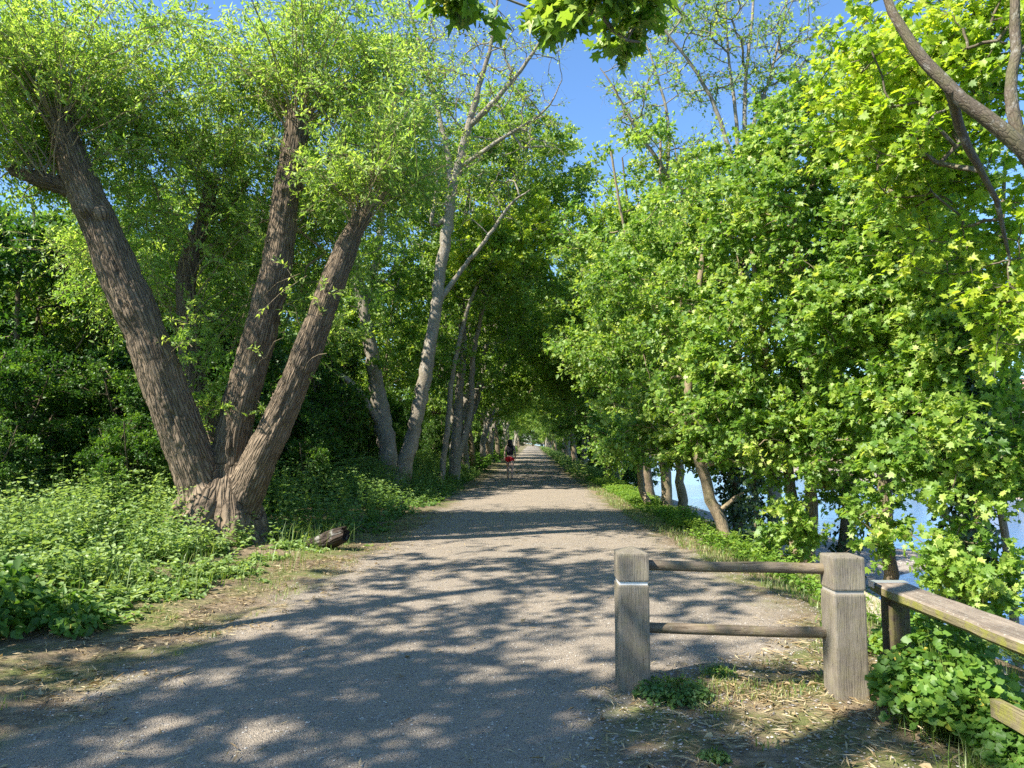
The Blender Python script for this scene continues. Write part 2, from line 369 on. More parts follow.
n = NT('brick_wall'); tc = n.n('ShaderNodeTexCoord').outputs['Object']
bt = n.n('ShaderNodeTexBrick', Scale=4.0); bt.inputs['Color1'].default_value = (.4, .22, .16, 1); bt.inputs['Color2'].default_value = (.48, .28, .2, 1); bt.inputs['Mortar'].default_value = (.5, .46, .4, 1)
q = n.n('ShaderNodeMapping'); q.inputs['Rotation'].default_value = (R(90), 0, R(90)); n.l(tc, q.inputs[0]); n.l(q.outputs[0], bt.inputs['Vector'])
M['brick'] = n.principled(bt.outputs['Color'], .9)
M['slate'] = NT('roof_slate').principled((.13, .12, .13), .7)
M['white'] = NT('white_paint').principled((.8, .8, .78), .5)
M['render'] = NT('pale_render').principled((.68, .62, .56), .8)
M['glass'] = NT('window_glass').principled((.06, .08, .1), .08, None, .6)
M['skin'] = NT('skin').principled((.5, .33, .25), .5, None, .3)
M['hair'] = NT('dark_hair').principled((.02, .014, .01), .45, None, .4)
M['top'] = NT('black_cotton').principled((.02, .02, .024), .85)
M['shorts'] = NT('red_cotton').principled((.55, .02, .03), .8)
M['shoe'] = NT('black_shoe').principled((.03, .03, .03), .6)

# ------------------------------------------------------------------ ground, path, river
def axis_vals(fine0, fine1, step, far, g=1.16):
    a = list(np.arange(fine0, fine1 + 1e-6, step)); s = step
    while a[-1] < far: s *= g; a.append(a[-1] + s)
    s = step
    while a[0] > -far: s *= g; a.insert(0, a[0] - s)
    return np.array(a)

def sheet(name, X, Y, Z, mat, kind='structure', lv=None):
    ny, nx = X.shape; b = Buf()
    i = (np.arange(ny - 1)[:, None] * nx + np.arange(nx - 1)[None]).ravel()
    b.add(np.stack([X, Y, Z], -1).reshape(-1, 3), np.stack([i, i + 1, i + nx + 1, i + nx], -1), lv=None if lv is None else lv.ravel())
    return tag(b.build(name, mat), kind=kind)

xs = axis_vals(-8, 18, .16, 3000); ys = axis_vals(-4, 32, .2, 3000)
GX, GY = np.meshgrid(xs, ys); GZ = ground(GX, GY)
inn = np.clip(np.minimum(GX - left_edge(GY), right_edge(GY) - GX) / .3, 0, 1)
sheet('ground', GX, GY, GZ - .05 * inn, M['earth'])

py_ = np.concatenate([np.arange(-6, 14, .09), np.arange(14, 40, .25), np.arange(40, 230, 1.0)])
t = np.linspace(0, 1, 90)
PY, PT = np.meshgrid(py_, t, indexing='ij')
wl = left_edge(PY) - .45 + (n2(PY, PY * 0, .7, 21) - .5) * .7; wr = right_edge(PY) + .35 + (n2(PY, PY * 0 + 9, .7, 22) - .5) * .6
PX = wl + (wr - wl) * PT
edge = np.minimum(PX - wl, wr - PX)
PZ = ground(PX, PY) + .004 + np.where(edge < .12, -(.12 - edge) * .35, 0)
sheet('path', PX, PY, PZ, M['path'], lv=np.clip(1 - (edge - .1) / 1.0, 0, 1))

rx, ry = np.meshgrid(np.linspace(0, 1, 12), np.arange(-1, 9.6, .15))
RX = 2.95 + .1 * np.sin(ry) + rx * 1.0 + np.clip(ry - 5, 0, 9) * .22; e_ = np.minimum(rx, 1 - rx)
sheet('footpath', RX, ry, ground(RX, ry) + .006 - np.where(e_ < .1, .02, 0), M['ramp'])

wx, wy = np.meshgrid([7.5, 45], [-300.0, 1500.0]); wb = sheet('river', wx, wy, wx * 0 - 3.0, M['water'])

# ------------------------------------------------------------------ small things lying on the ground
def scatter_xy(n, x0, x1, y0, y1, dens=None, seed=0):
    g = np.random.default_rng(seed); x = g.uniform(x0, x1, n); y = g.uniform(y0, y1, n)
    if dens is not None:
        k = g.random(n) < dens(x, y); x, y = x[k], y[k]
    return x, y

def stones(name, x, y, smin, smax, mat, seed=1):
    g = np.random.default_rng(seed); n_ = len(x); s = g.uniform(smin, smax, n_) * g.uniform(.6, 1.3, n_)
    O = np.array([[1, 0, 0], [0, 1, 0], [-1, 0, 0], [0, -1, 0], [0, 0, 1], [0, 0, -1]], float)
    Fc = np.array([[0, 1, 4], [1, 2, 4], [2, 3, 4], [3, 0, 4], [1, 0, 5], [2, 1, 5], [3, 2, 5], [0, 3, 5]])
    V = O[None] * g.uniform(.6, 1.3, (n_, 6, 1)); V[..., 2] *= .5
    a = g.uniform(0, 6.28, n_); c, s_ = np.cos(a)[:, None], np.sin(a)[:, None]
    V = np.stack([V[..., 0] * c - V[..., 1] * s_, V[..., 0] * s_ + V[..., 1] * c, V[..., 2]], -1) * s[:, None, None]
    V = V + np.stack([x, y, ground(x, y) + .006], -1)[:, None]
    b = Buf(); b.add(V.reshape(-1, 3), (np.arange(n_)[:, None, None] * 6 + Fc[None]).reshape(-1, 3), lv=np.repeat(g.random(n_), 6))
    return b.build(name, mat, smooth=False)
n = NT('gravel_stone'); a_ = n.n('ShaderNodeAttribute', _attribute_name='lv').outputs['Fac']
M['stone'] = n.principled(n.ramp(a_, [(0, (.13, .115, .1)), (.6, (.3, .27, .23)), (1, (.52, .49, .43))]), .85)
inpath = lambda x, y: ((x > left_edge(y) - .2) & (x < right_edge(y) + .2)) * np.clip(1.3 - y / 14, .15, 1)
x, y = scatter_xy(45000, -3.4, 3.2, 2.6, 13, inpath, 31)
tag(stones('gravel', x, y, .003, .009, M['stone']), 'small loose stones scattered over the gravel path', 'gravel', kind='stuff')
nearbar = lambda x, y: (x > right_edge(y) - .3) & (x < 2.9)
x, y = scatter_xy(3500, .2, 3.0, 2.6, 5.6, nearbar, 32)
tag(stones('pebbles', x, y, .004, .014, M['stone'], 2), 'mixed pebbles in the bare earth before the barrier', 'pebbles', kind='stuff')
x, y = scatter_xy(9000, 7, 17, 13, 34, lambda x, y: (ground(x, y) > -2.98) & (ground(x, y) < -2.6), 33)
tag(stones('shingle', x, y, .02, .06, M['stone'], 3), 'grey brown shingle lying on the river beach', 'shingle', kind='stuff')

def litter(x, y, smin, smax, tpl, lvr, seed, lift=.012, up=.0):
    g = np.random.default_rng(seed); n_ = len(x); b = Buf()
    pos = np.stack([x, y, ground(x, y) + lift + g.random(n_) * .012], -1)
    a = g.uniform(0, 6.28, n_); tip = np.stack([np.cos(a), np.sin(a), g.normal(0, .12, n_) + up], -1)
    nr = g.normal(0, .35, (n_, 3)); nr[:, 2] = 1
    leaves(b, pos, tip, nr, g.uniform(smin, smax, n_), g.uniform(*lvr, n_), tpl); return b
NEEDLE = (np.array([[0, 0, 0], [.055, .5, .02], [0, 1, 0], [-.055, .5, .02]]), [[0, 1, 2], [0, 2, 3]])
def dlit(x, y):
    dl = left_edge(y) - x; dr = x - right_edge(y)
    return np.clip(np.where(dl > -.5, 1 - np.abs(dl - .25) / .9, 0), 0, 1) + np.clip(np.where((dr > -.4) & (x < 3), 1 - np.abs(dr - .8) / 1.6, 0), 0, 1) * (y < 6.5) + .02
x, y = scatter_xy(90000, -5, 3.2, 2.6, 16, lambda x, y: dlit(x, y) * (n2(x, y, 1.6, 4) > .42), 41)
b = litter(x, y, .03, .11, NEEDLE, (0, 1), 42)
tag(b.build('straw', M['straw']), 'dry straw and twigs littering the edge of the path', 'straw', kind='stuff')
x, y = scatter_xy(3600, -6, 3.4, 2.6, 16, lambda x, y: dlit(x, y) * .6, 43)
b = litter(x, y, .02, .06, OVATE, (0, .8), 44)
tag(b.build('leaf_litter', M['straw']), 'dead brown leaves lying on the bare earth verge', 'litter', kind='stuff')

# ------------------------------------------------------------------ grass and herbs
def grass(name, label, x, y, hmin, hmax, lvr, seed, w=.006, lean=.35):
    g = np.random.default_rng(seed); n_ = len(x); h = g.uniform(hmin, hmax, n_); a = g.uniform(0, 6.28, n_)
    base = np.stack([x, y, ground(x, y) - .01], -1); d = np.stack([np.cos(a), np.sin(a), 0 * a], -1); sd_ = np.stack([-np.sin(a), np.cos(a), 0 * a], -1)
    ln = g.uniform(.1, 1, n_) * lean; wd = (w * g.uniform(.6, 1.4, n_))[:, None]
    up = np.array([0, 0, 1.0]); hh = h[:, None]; l_ = ln[:, None]
    p0, p1, p2 = base, base + up * hh * .55 + d * hh * l_ * .35, base + up * hh * (1 - .35 * l_) + d * hh * l_ * 1.25
    V = np.stack([p0 - sd_ * wd, p0 + sd_ * wd, p1 + sd_ * wd * .8, p1 - sd_ * wd * .8, p2], 1)
    i = np.arange(n_)[:, None] * 5; b = Buf(); lv = np.repeat(g.uniform(*lvr, n_), 5)
    b.add(V.reshape(-1, 3), i + np.array([[0, 1, 2, 3]]), lv=lv)
    # tips use the same vertices
    b.li.append((i + np.array([[3, 2, 4]])).astype(np.int32).ravel()); b.lt.append(np.full(n_, 3, np.int32)); b.mi.append(np.zeros(n_, np.int32))
    o = b.build(name, M['grass']); return tag(o, label, 'grass', kind='stuff')

def herbs(name, label, x, y, h, leaf, mat, seed, levels=7, tpl=OVATE, lvr=(0, 1), stemmat=None, spread=.12, cat='ground cover', b=None, build=True):
    """upright stems with crossed pairs of leaves that shrink to the top, like nettles and dead-nettles"""
    g = np.random.default_rng(seed); n_ = len(x); b = b or Buf()
    base = np.stack([x, y, ground(x, y) - .02], -1); ln = g.normal(0, spread, (n_, 2)); top = base + np.stack([ln[:, 0], ln[:, 1], h], -1)
    P3 = np.stack([base, (base + top) / 2 + g.normal(0, .012, (n_, 3)), top], 1)
    v, q, bk = tubes(P3, np.broadcast_to(np.array([.0035, .003, .0015]), (n_, 3)), 3); b.add(v, q, bk, lv=.35)
    sl = g.random(n_)
    for k in range(levels):
        t = (k + 1.2) / (levels + .4)
        for s in (0, 1):
            a = sl * 6.28 + k * 1.57 + s * 3.14 + g.normal(0, .3, n_)
            c = base + (top - base) * min(t, 1) + g.normal(0, .01, (n_, 3)); tip = np.stack([np.cos(a), np.sin(a), g.normal(.05, .28, n_) - .2 + t * .35], -1)
            nr = g.normal(0, .25, (n_, 3)); nr[:, 2] = 1
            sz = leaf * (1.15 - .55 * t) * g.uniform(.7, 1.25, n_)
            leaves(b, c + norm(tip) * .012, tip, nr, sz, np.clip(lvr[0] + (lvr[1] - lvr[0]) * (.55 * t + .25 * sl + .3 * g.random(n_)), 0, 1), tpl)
    if not build: return b
    return tag(b.build(name, mat), label, cat, kind='stuff')

herb_edge = lambda y: left_edge(y) - np.interp(y, [3, 5, 6, 8, 12, 20, 60], [1.8, 1.25, .95, .6, .42, .35, .5])
def dherb(x, y):
    d = herb_edge(y) + (n2(x, y, 1.2, 61) - .5) * .9 - x
    return (d > 0) * np.clip(.35 + n2(x, y, .9, 62), 0, 1)
cx_, cy_ = scatter_xy(420, -10.5, -2.4, 4.6, 11.4, lambda x, y: herb_edge(y) - .1 + (n2(x, y, 1.2, 61) - .5) * .9 - x > 0, 51)
g_ = np.random.default_rng(515); k_ = g_.integers(0, len(cx_), 3300); x = cx_[k_] + g_.normal(0, .12, 3300); y = cy_[k_] + g_.normal(0, .12, 3300); ch_ = g_.random(len(cx_))[k_]
d = herb_edge(y) - x
h = np.clip(.12 + d * .26, .08, .68) * (.25 + 1.0 * ch_ + .3 * n2(x, y, 3., 63)) * g_.uniform(.6, 1.1, len(x)) * np.clip((-x - 2.2) / 2.6, .36, 1.0)
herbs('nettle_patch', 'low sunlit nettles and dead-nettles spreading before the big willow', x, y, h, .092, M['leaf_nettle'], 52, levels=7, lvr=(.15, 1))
x, y = scatter_xy(3000, -15, -4.5, 7.5, 15, lambda x, y: (herb_edge(y) - 1.4 - x > 0) * 1.0, 53)
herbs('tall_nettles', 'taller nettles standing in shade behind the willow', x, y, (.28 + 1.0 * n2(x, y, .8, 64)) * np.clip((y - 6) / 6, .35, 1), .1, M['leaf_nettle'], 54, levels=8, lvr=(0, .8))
x, y = scatter_xy(9000, -12, 0, 11.4, 34, dherb, 55)
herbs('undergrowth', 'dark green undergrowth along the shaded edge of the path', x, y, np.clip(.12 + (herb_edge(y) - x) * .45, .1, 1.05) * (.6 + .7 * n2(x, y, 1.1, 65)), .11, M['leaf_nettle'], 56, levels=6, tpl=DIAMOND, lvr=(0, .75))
x, y = scatter_xy(5000, -14, 5, 34, 110, lambda x, y: (left_edge(y) - .5 - x > 0) & (left_edge(y) - 7 - x < 0), 57)
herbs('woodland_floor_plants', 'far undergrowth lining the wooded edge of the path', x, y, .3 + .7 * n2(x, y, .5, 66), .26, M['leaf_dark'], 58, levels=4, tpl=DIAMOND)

x, y = scatter_xy(9000, -9, -2.4, 4.6, 11.4, lambda x, y: dherb(x, y) * (n2(x, y, .8, 67) > .5), 59)
grass('tall_grass', 'taller grass blades growing up through the nettles', x, y, .12, .5, (.1, .7), 60, w=.004, lean=.7)

# right verge
def dver(x, y):
    d = x - right_edge(y) - (n2(x, y, 1.4, 71) - .5) * .5
    return (d > .0) & (d < 1.6) & (y > 5.4)
x, y = scatter_xy(70000, 2.2, 6, 5.4, 34, lambda x, y: dver(x, y) * np.clip(1.4 - y / 26, .25, 1), 72)
grass('verge_grass', 'bright yellow green grass along the river side of the path', x, y, .03, .13, (.2, .95), 73, w=.004, lean=.7)
x, y = scatter_xy(5200, 2.4, 5.6, 5.4, 30, lambda x, y: (x - right_edge(y) - .35 - .3 * n2(x, y, 1.5, 74) > 0) * (x - bank_edge(y) < .7) * ((x < 2.9) | (y > 7)), 75)
herbs('verge_plants', 'leafy bright green weeds on the verge above the river', x, y, np.clip(.08 + (x - right_edge(y)) * .12, .08, .26) * (.4 + 1.2 * n2(x, y, 1.3, 76)), .085, M['leaf_dock'], 77, levels=5, lvr=(.2, .93))
x, y = scatter_xy(6000, 2, 12, 30, 150, lambda x, y: (x - right_edge(y) > .15) & (x - right_edge(y) < 2.5), 78)
herbs('far_verge_plants', 'far sunlit plants lining the river side of the path', x, y, .2 + .5 * n2(x, y, .5, 79), .2, M['leaf_nettle'], 80, levels=4, tpl=DIAMOND)
x, y = scatter_xy(5000, 3.6, 9, 3, 40, lambda x, y: (ground(x, y) < -.75) & (ground(x, y) > -2.3) & ((x > 4.3) | (y > 7)), 81)
herbs('bank_plants', 'leafy green plants covering the slope down to the river', x, y, (.04 + .22 * n2(x, y, .9, 82)), .09, M['leaf_nettle'], 83, levels=5, tpl=DIAMOND, lvr=(.1, .9))
# thin grass on the left verge, tufts before the barrier, lower right corner
x, y = scatter_xy(22000, -5.5, -1.6, 2.8, 16, lambda x, y: (np.abs(left_edge(y) - .45 - x) < .6) * (n2(x, y, 1.5, 91) > .52), 92)
grass('left_verge_grass', 'sparse low grass on the earth verge below the nettles', x, y, .02, .09, (.2, .95), 93, w=.0035, lean=.8)
x, y = scatter_xy(12000, .5, 2.7, 2.7, 5.6, lambda x, y: (x > right_edge(y) + .05) * (n2(x, y, 2.2, 94) > .56), 95)
grass('barrier_grass', 'short patchy grass in the earth before the wooden barrier', x, y, .02, .09, (.3, 1), 96, w=.003, lean=.8)
x, y = scatter_xy(11000, 2.0, 3.2, 2.4, 4.2, lambda x, y: np.clip((x - 2.0 - (y - 3) * .08) / .35, 0, 1) * (n2(x, y, 3, 99) > .4), 97)
grass('corner_grass', 'longer fresh grass beside the handrail in the near corner', x, y, .05, .24, (.2, .8), 98, w=.0028, lean=1.0)

# ------------------------------------------------------------------ trees
def stem(pts, rad, base=None):
    P = [at(*p) for p in pts]
    if base is not None: P = [np.asarray(base, float)] + P; 
    return np.array(P), np.array(rad, float)

def blob(px, py, Y, rpx, rpy, ry, n):
    return at(px, py, Y), np.array([rpx * Y / F, ry, rpy * Y / F]), n

def grow(name, label, cat, base, stems, blobs, bark, leafmat, leaf=.09, tpl=STAR, per=70, tw=6, L=.42, lvb=(0, 1), seed=0, group=None,
         tip_r=.006, expo=.46, zmin=1.2, bare=False, droop=.15, gap=.45, ivy=None, sides=7, flat=.5, bare_twigs=0, catkins=0, floor=None, dens=1.0, into=None):
    """a tree: given main stems, clumps sampled in ellipsoids; branches grow out to every clump, leaves sit on twigs"""
    g = np.random.default_rng(seed); base = np.asarray(base, float)
    tr, cr = into or (Buf(), Buf())
    NP = []; NB = []; NK = []; br = []
    for P0, R0 in stems:
        P_, R_ = resample(P0, R0, .22)
        P_[1:-1] += g.normal(0, .012, (len(P_) - 2, 3)) * np.minimum(R_[1:-1, None] / .08, 1.5)
        if not into: v, q, bk = tubes(P_[None], R_[None], 14 if R_[0] > .12 else 9, .35); tr.add(v, q, bk)
        k = P_[:, 2] > base[2] + zmin
        bi = len(br); br.append((P_, R_)); NP.append(P_[k]); NB += [bi] * k.sum(); NK += list(np.nonzero(k)[0])
    ns = len(br)
    C = []; O = []
    for c, r, m in blobs:
        m0 = m; m = int(m * dens); u = norm(g.normal(size=(m * 2, 3))) * (g.random((m * 2, 1)) ** .42)
        p = np.asarray(c) + u * r
        keep = fbm(p * 1.0, seed + 3, 2) > gap - .03
        if floor is not None and m0 >= 50: keep &= p[:, 2] > floor + .35 * vnoise(p * 1.3, 5)
        p = p[keep][:m]; C.append(p); O.append(norm(p - np.asarray(c) + 1e-3))
    C = np.concatenate(C); O = np.concatenate(O)
    allp = np.concatenate(NP); dmin = np.array([np.min(np.linalg.norm(allp - c, axis=1)) for c in C]); order = np.argsort(dmin)
    C = C[order]; O = O[order]
    cap = len(allp) + len(C) * 5; PP = np.zeros((cap, 3)); PP[:len(allp)] = allp; cnt = len(allp)
    NB = NB + [0] * (cap - cnt); NK = NK + [0] * (cap - cnt)
    par = []; K = 5; ts = np.linspace(0, 1, K); BP = np.zeros((len(C), K, 3))
    for i, c in enumerate(C):
        dv = c - PP[:cnt]; dd = np.linalg.norm(dv, axis=1)
        cost = dd + np.maximum(0, -dv[:, 2] + .1 * dd) * .9
        j = int(np.argmin(cost)); p0 = PP[j]; d = dd[j]
        mid = (p0 + c) / 2 + g.normal(0, .07, 3) * d + np.array([0, 0, -.06 if dv[j, 2] > 0 else .12]) * d
        q = ((1 - ts) ** 2)[:, None] * p0 + (2 * ts * (1 - ts))[:, None] * mid + (ts ** 2)[:, None] * c
        q[1:-1] += g.normal(0, .02, (K - 2, 3)) * min(d, 1.5)
        BP[i] = q; par.append((NB[j], NK[j]))
        PP[cnt:cnt + K - 1] = q[1:]; 
        for kk in range(1, K): NB[cnt + kk - 1] = ns + i; NK[cnt + kk - 1] = kk
        cnt += K - 1
    flow = np.ones((len(C), K))
    for i in range(len(C) - 1, -1, -1):
        b_, k_ = par[i]
        if b_ >= ns: flow[b_ - ns, :k_ + 1] += flow[i, 0]
    BR = tip_r * flow ** expo
    for i in range(len(C)):
        b_, k_ = par[i]; lim = (br[b_][1][min(k_, len(br[b_][1]) - 1)] if b_ < ns else BR[b_ - ns, k_]) * .85
        BR[i] = np.minimum(BR[i], max(lim, tip_r))
    v, q, bk = tubes(BP, BR, 5); tr.add(v, q, bk)
    # twigs and leaves
    bd = norm(BP[:, -1] - BP[:, -2]); nC = len(C)
    cl = np.clip(g.normal(.45, .22, nC) + .15 * (O[:, 2]), 0, 1)
    TD = g.normal(0, 1, (nC, tw, 3)); TD[..., 2] *= flat; TD = norm(TD * .8 + bd[:, None] * .7 + O[:, None] * .35 + np.array([0, 0, .1]))
    TL = L * g.uniform(.45, 1.15, (nC, tw))
    t3 = np.array([0, .5, 1.0]); TP = C[:, None, None] + TD[:, :, None] * (TL[..., None] * t3)[..., None]; TP[..., 2] -= droop * (TL[..., None] * t3 ** 2)
    TP = TP.reshape(-1, 3, 3); v, q, bk = tubes(TP, np.broadcast_to(np.array([tip_r * .55, tip_r * .4, .0012]), TP.shape[:2]), 3); tr.add(v, q, bk)
    if bare_twigs:
        TP2 = np.repeat(TP, bare_twigs, 0); st = TP2[:, 1] + (TP2[:, 2] - TP2[:, 1]) * g.random((len(TP2), 1)); dr = norm(norm(TP2[:, 2] - TP2[:, 0]) + g.normal(0, .7, st.shape)) * L * g.uniform(.3, .8, (len(st), 1))
        TQ = np.stack([st, st + dr * .5 + g.normal(0, .02, dr.shape), st + dr], 1); v, q, bk = tubes(TQ, np.broadcast_to(np.array([.003, .0025, .0015]), TQ.shape[:2]), 3); tr.add(v, q, bk)
    per_t = max(1, per // tw); nl = nC * tw * per_t
    tt = g.random((nC, tw, per_t)) ** .8
    pos = C[:, None, None] + TD[:, :, None] * (TL[..., None] * tt)[..., None]; pos[..., 2] -= droop * TL[..., None] * tt ** 2
    pos = pos.reshape(-1, 3) + g.normal(0, .09 * L, (nl, 3))
    tip = norm(np.repeat(TD.reshape(-1, 3), per_t, 0) * .55 + g.normal(0, .6, (nl, 3)) + np.array([0, 0, -.22]))
    nr = g.normal(0, .45, (nl, 3)) + np.array([-.38, -.28, .72]) 
    lv = np.repeat(cl, tw * per_t) * .7 + g.random(nl) * .6 - .15 + tt.ravel() * .1
    lv = np.clip(lvb[0] + (lvb[1] - lvb[0]) * lv, 0, 1)
    leaves(cr, pos, tip, nr, leaf * g.uniform(.4, 1.32, nl), lv, tpl)
    if catkins:
        kk = g.choice(nl, catkins); pc = pos[kk] + np.array([0, 0, -.02]); 
        for s in range(16):
            pq = pc + np.array([0, 0, -.008 * s]) + g.normal(0, .006 * (1 - s / 20), (catkins, 3))
            leaves(cr, pq, g.normal(0, 1, (catkins, 3)), g.normal(0, 1, (catkins, 3)), .016, .8, DIAMOND, mi=1)
    if into: return
    root = empty(name, base, label, cat, group)
    tr.build('trunk', bark, root, base)
    cr.build('crown', [leafmat, M['catkin']] if catkins else leafmat, root, base)
    if ivy:
        ib = Buf(); (si, z0, z1, m, rad) = ivy
        P_, R_ = br[si]; k = g.integers(0, len(P_), m * 3); k = k[(P_[k, 2] > base[2] + z0) & (P_[k, 2] < base[2] + z1)][:m]
        a = g.uniform(0, 6.28, len(k)); o_ = np.stack([np.cos(a), np.sin(a), g.normal(0, .3, len(k))], -1)
        dist = R_[k] + rad * g.random(len(k)) * (.4 + 1.2 * fbm(P_[k] * 2.0, seed, 2))
        pos = P_[k] + o_ * dist[:, None] + g.normal(0, .06, (len(k), 3))
        leaves(ib, pos, g.normal(0, .5, pos.shape) + np.array([0, 0, -.6]), o_ + g.normal(0, .4, pos.shape) + np.array([0, 0, .5]), g.uniform(.04, .085, len(k)), g.random(len(k)), ROUND)
        ib.build('ivy', M['leaf_ivy'], root, base)
    return root

# ---- the big pollarded willow
def willow():
    Y = 10.9; bx = at(216, 545, Y)[0]; bz = float(ground(bx, Y)); base = np.array([bx, Y, bz])
    p2 = lambda pts: np.array([at(*p) for p in pts])
    L = [
        (p2([(226, 536, 10.9), (208, 500, 10.85), (190, 455, 10.75), (168, 395, 10.6), (148, 340, 10.5), (122, 280, 10.4), (100, 225, 10.35), (84, 190, 10.3), (64, 135, 10.25), (58, 112, 10.25)]), [.42, .40, .37, .36, .34, .32, .29, .26, .22, .19]),
        (p2([(225, 520, 11.0), (228, 480, 11.0), (234, 430, 11.0), (250, 370, 11.0), (266, 310, 11.05), (279, 250, 11.1), (287, 190, 11.1), (295, 140, 11.15), (298, 114, 11.15)]), [.34, .33, .30, .28, .26, .25, .23, .21, .2]),
        (p2([(232, 525, 10.9), (246, 490, 10.85), (264, 450, 10.8), (290, 395, 10.75), (314, 335, 10.7), (330, 290, 10.7), (350, 240, 10.7), (366, 210, 10.7)]), [.36, .33, .29, .25, .23, .21, .17, .13]),
        (p2([(226, 520, 11.5), (212, 450, 11.9), (197, 390, 12.1), (187, 320, 12.2), (187, 270, 12.2), (205, 215, 12.2), (212, 180, 12.2)]), [.3, .26, .21, .18, .17, .14, .1]),
        (p2([(86, 192, 10.3), (60, 186, 10.25), (35, 178, 10.2), (12, 172, 10.2)]), [.17, .13, .11, .08]),
    ]
    flare = (np.array([[bx + .05, Y, bz - .15], [bx + .05, Y, bz + .2], at(224, 505, 10.9), at(226, 480, 10.95)]), [.80, .60, .50, .34])
    L = [(p_, [q_ * (.84 if i_ < 4 else .8) for q_ in r_]) for i_, (p_, r_) in enumerate(L)]
    segs = []
    bm = Buf(); 
    for si, (P_, R_) in enumerate([flare] + L):
        Pr, Rr = resample(P_, R_, .12); segs.append((Pr, Rr))
        v, q, bk = tubes(Pr[None], Rr[None], 20); bm.add(v, q)
        c0 = len(bm.v)  # caps
        bm.add(np.concatenate([v[:20], [Pr[0]]]), [[i, 20, (i + 1) % 20] for i in range(20)]); bm.add(np.concatenate([v[-20:], [Pr[-1]]]), [[(i + 1) % 20, 20, i] for i in range(20)])
    # buttress roots and pollard knobs
    extra = []
    for a, l_, r_ in ((-2.6, .75, .3), (-1.7, .8, .34), (-.8, .7, .3), (.3, .7, .28), (1.6, .7, .3), (2.9, .7, .3)):
        d_ = np.array([math.cos(a), math.sin(a), 0]); extra.append((np.array([base + d_ * .25 + [0, 0, .75], base + d_ * .5 + [0, 0, .25], base + d_ * l_ + [0, 0, -.15]]), [.2, r_ * .8, r_ * .6]))
    rg = np.random.default_rng(3)
    for k, m in ((0, 7), (1, 7), (2, 5), (4, 4)):
        P_, R_ = segs[k + 1]
        for _ in range(m):
            j = rg.integers(int(len(P_) * (.72 if k < 2 else .8)), len(P_)); d_ = norm(rg.normal(size=3) + [0, 0, .5]); r_ = R_[j] * rg.uniform(.35, .6)
            extra.append((np.array([P_[j], P_[j] + d_ * R_[j] * .8, P_[j] + d_ * R_[j] * 1.35]), [r_, r_ * 1.05, r_ * .5]))
    for P_, R_ in extra:
        Pr, Rr = resample(P_, R_, .06); v, q, bk = tubes(Pr[None], Rr[None], 10); bm.add(v, q)
        bm.add(np.concatenate([v[:10], [Pr[0]]]), [[i, 10, (i + 1) % 10] for i in range(10)]); bm.add(np.concatenate([v[-10:], [Pr[-1]]]), [[(i + 1) % 10, 10, i] for i in range(10)])
    tmp = bm.build('willow_tmp', M['bark_willow'])
    md = tmp.modifiers.new('r', 'REMESH'); md.mode = 'VOXEL'; md.voxel_size = .028
    sm = tmp.modifiers.new('s', 'SMOOTH'); sm.iterations = 3
    dg = bpy.context.evaluated_depsgraph_get(); me = bpy.data.meshes.new_from_object(tmp.evaluated_get(dg))
    nv = len(me.vertices); V = np.zeros(nv * 3); me.vertices.foreach_get('co', V); V = V.reshape(-1, 3)
    Nn = np.zeros(nv * 3); me.vertices.foreach_get('normal', Nn); Nn = Nn.reshape(-1, 3)
    Fq = np.array([list(p.vertices) for p in me.polygons if len(p.vertices) == 4])
    bpy.data.objects.remove(tmp)
    # nearest segment -> bark coordinates
    best = np.full(nv, 9e9); own = np.zeros(nv, int); bark = np.zeros((nv, 3))
    for si, (P_, R_) in enumerate(segs):
        D = np.linalg.norm(V[:, None] - P_[None], axis=2); j = D.argmin(1); dm = D[np.arange(nv), j] - R_[j] * .9
        T = norm(np.gradient(P_, axis=0)); A = norm(np.cross(T, [0.0, 1.0, 0.0])); B = np.cross(T, A)
        rel = V - P_[j]; ang = np.arctan2((rel * B[j]).sum(1), (rel * A[j]).sum(1)); Ls = np.concatenate([[0], np.cumsum(np.linalg.norm(np.diff(P_, axis=0), axis=1))])
        al = Ls[j] + (rel * T[j]).sum(1)
        w = dm < best; best[w] = dm[w]; own[w] = si
        bk = np.stack([np.cos(ang) * .34, np.sin(ang) * .34, al + si * 3.1], -1); bark[w] = bk[w]
    q1 = bark * np.array([15, 15, 2.2]); q1[:, :2] += (fbm(bark * 5, 2)[:, None] - .5) * 2.2
    rid = 1 - np.abs(2 * fbm(q1, 4, 2) - 1) * 2.2
    rid2 = fbm(bark * np.array([40, 40, 9]), 6, 2) - .5
    V2 = V + Nn * (np.clip(rid, -1, 1) * .022 + rid2 * .02 + (fbm(V * 2.2, 9) - .5) * .08)[:, None]
    root = empty('willow_tree', base, 'large old pollarded willow with four thick brown limbs spreading from one short trunk', 'tree')
    own = np.where(own == 5, 1, own)   # the side stub belongs to the left limb
    fo = own[Fq[:, 0]]; names = ['trunk', 'limb', 'limb', 'limb', 'limb']
    # shared smooth normals so the seams between trunk and limbs stay invisible
    fn = np.cross(V2[Fq[:, 2]] - V2[Fq[:, 0]], V2[Fq[:, 3]] - V2[Fq[:, 1]]); VN = np.zeros_like(V2)
    for c in range(4): np.add.at(VN, Fq[:, c], fn)
    VN = norm(VN)
    for si in range(5):
        f = Fq[fo == si]; u, inv = np.unique(f, return_inverse=True); b = Buf(); b.add(V2[u], inv.reshape(-1, 4), bark[u])
        o = b.build(names[si], M['bark_willow'], root, base); o.data.normals_split_custom_set_from_vertices([tuple(c) for c in VN[u]])
    # pollard shoots: long wands with narrow leaves
    g = np.random.default_rng(21); S = []; D = []; Ln = []
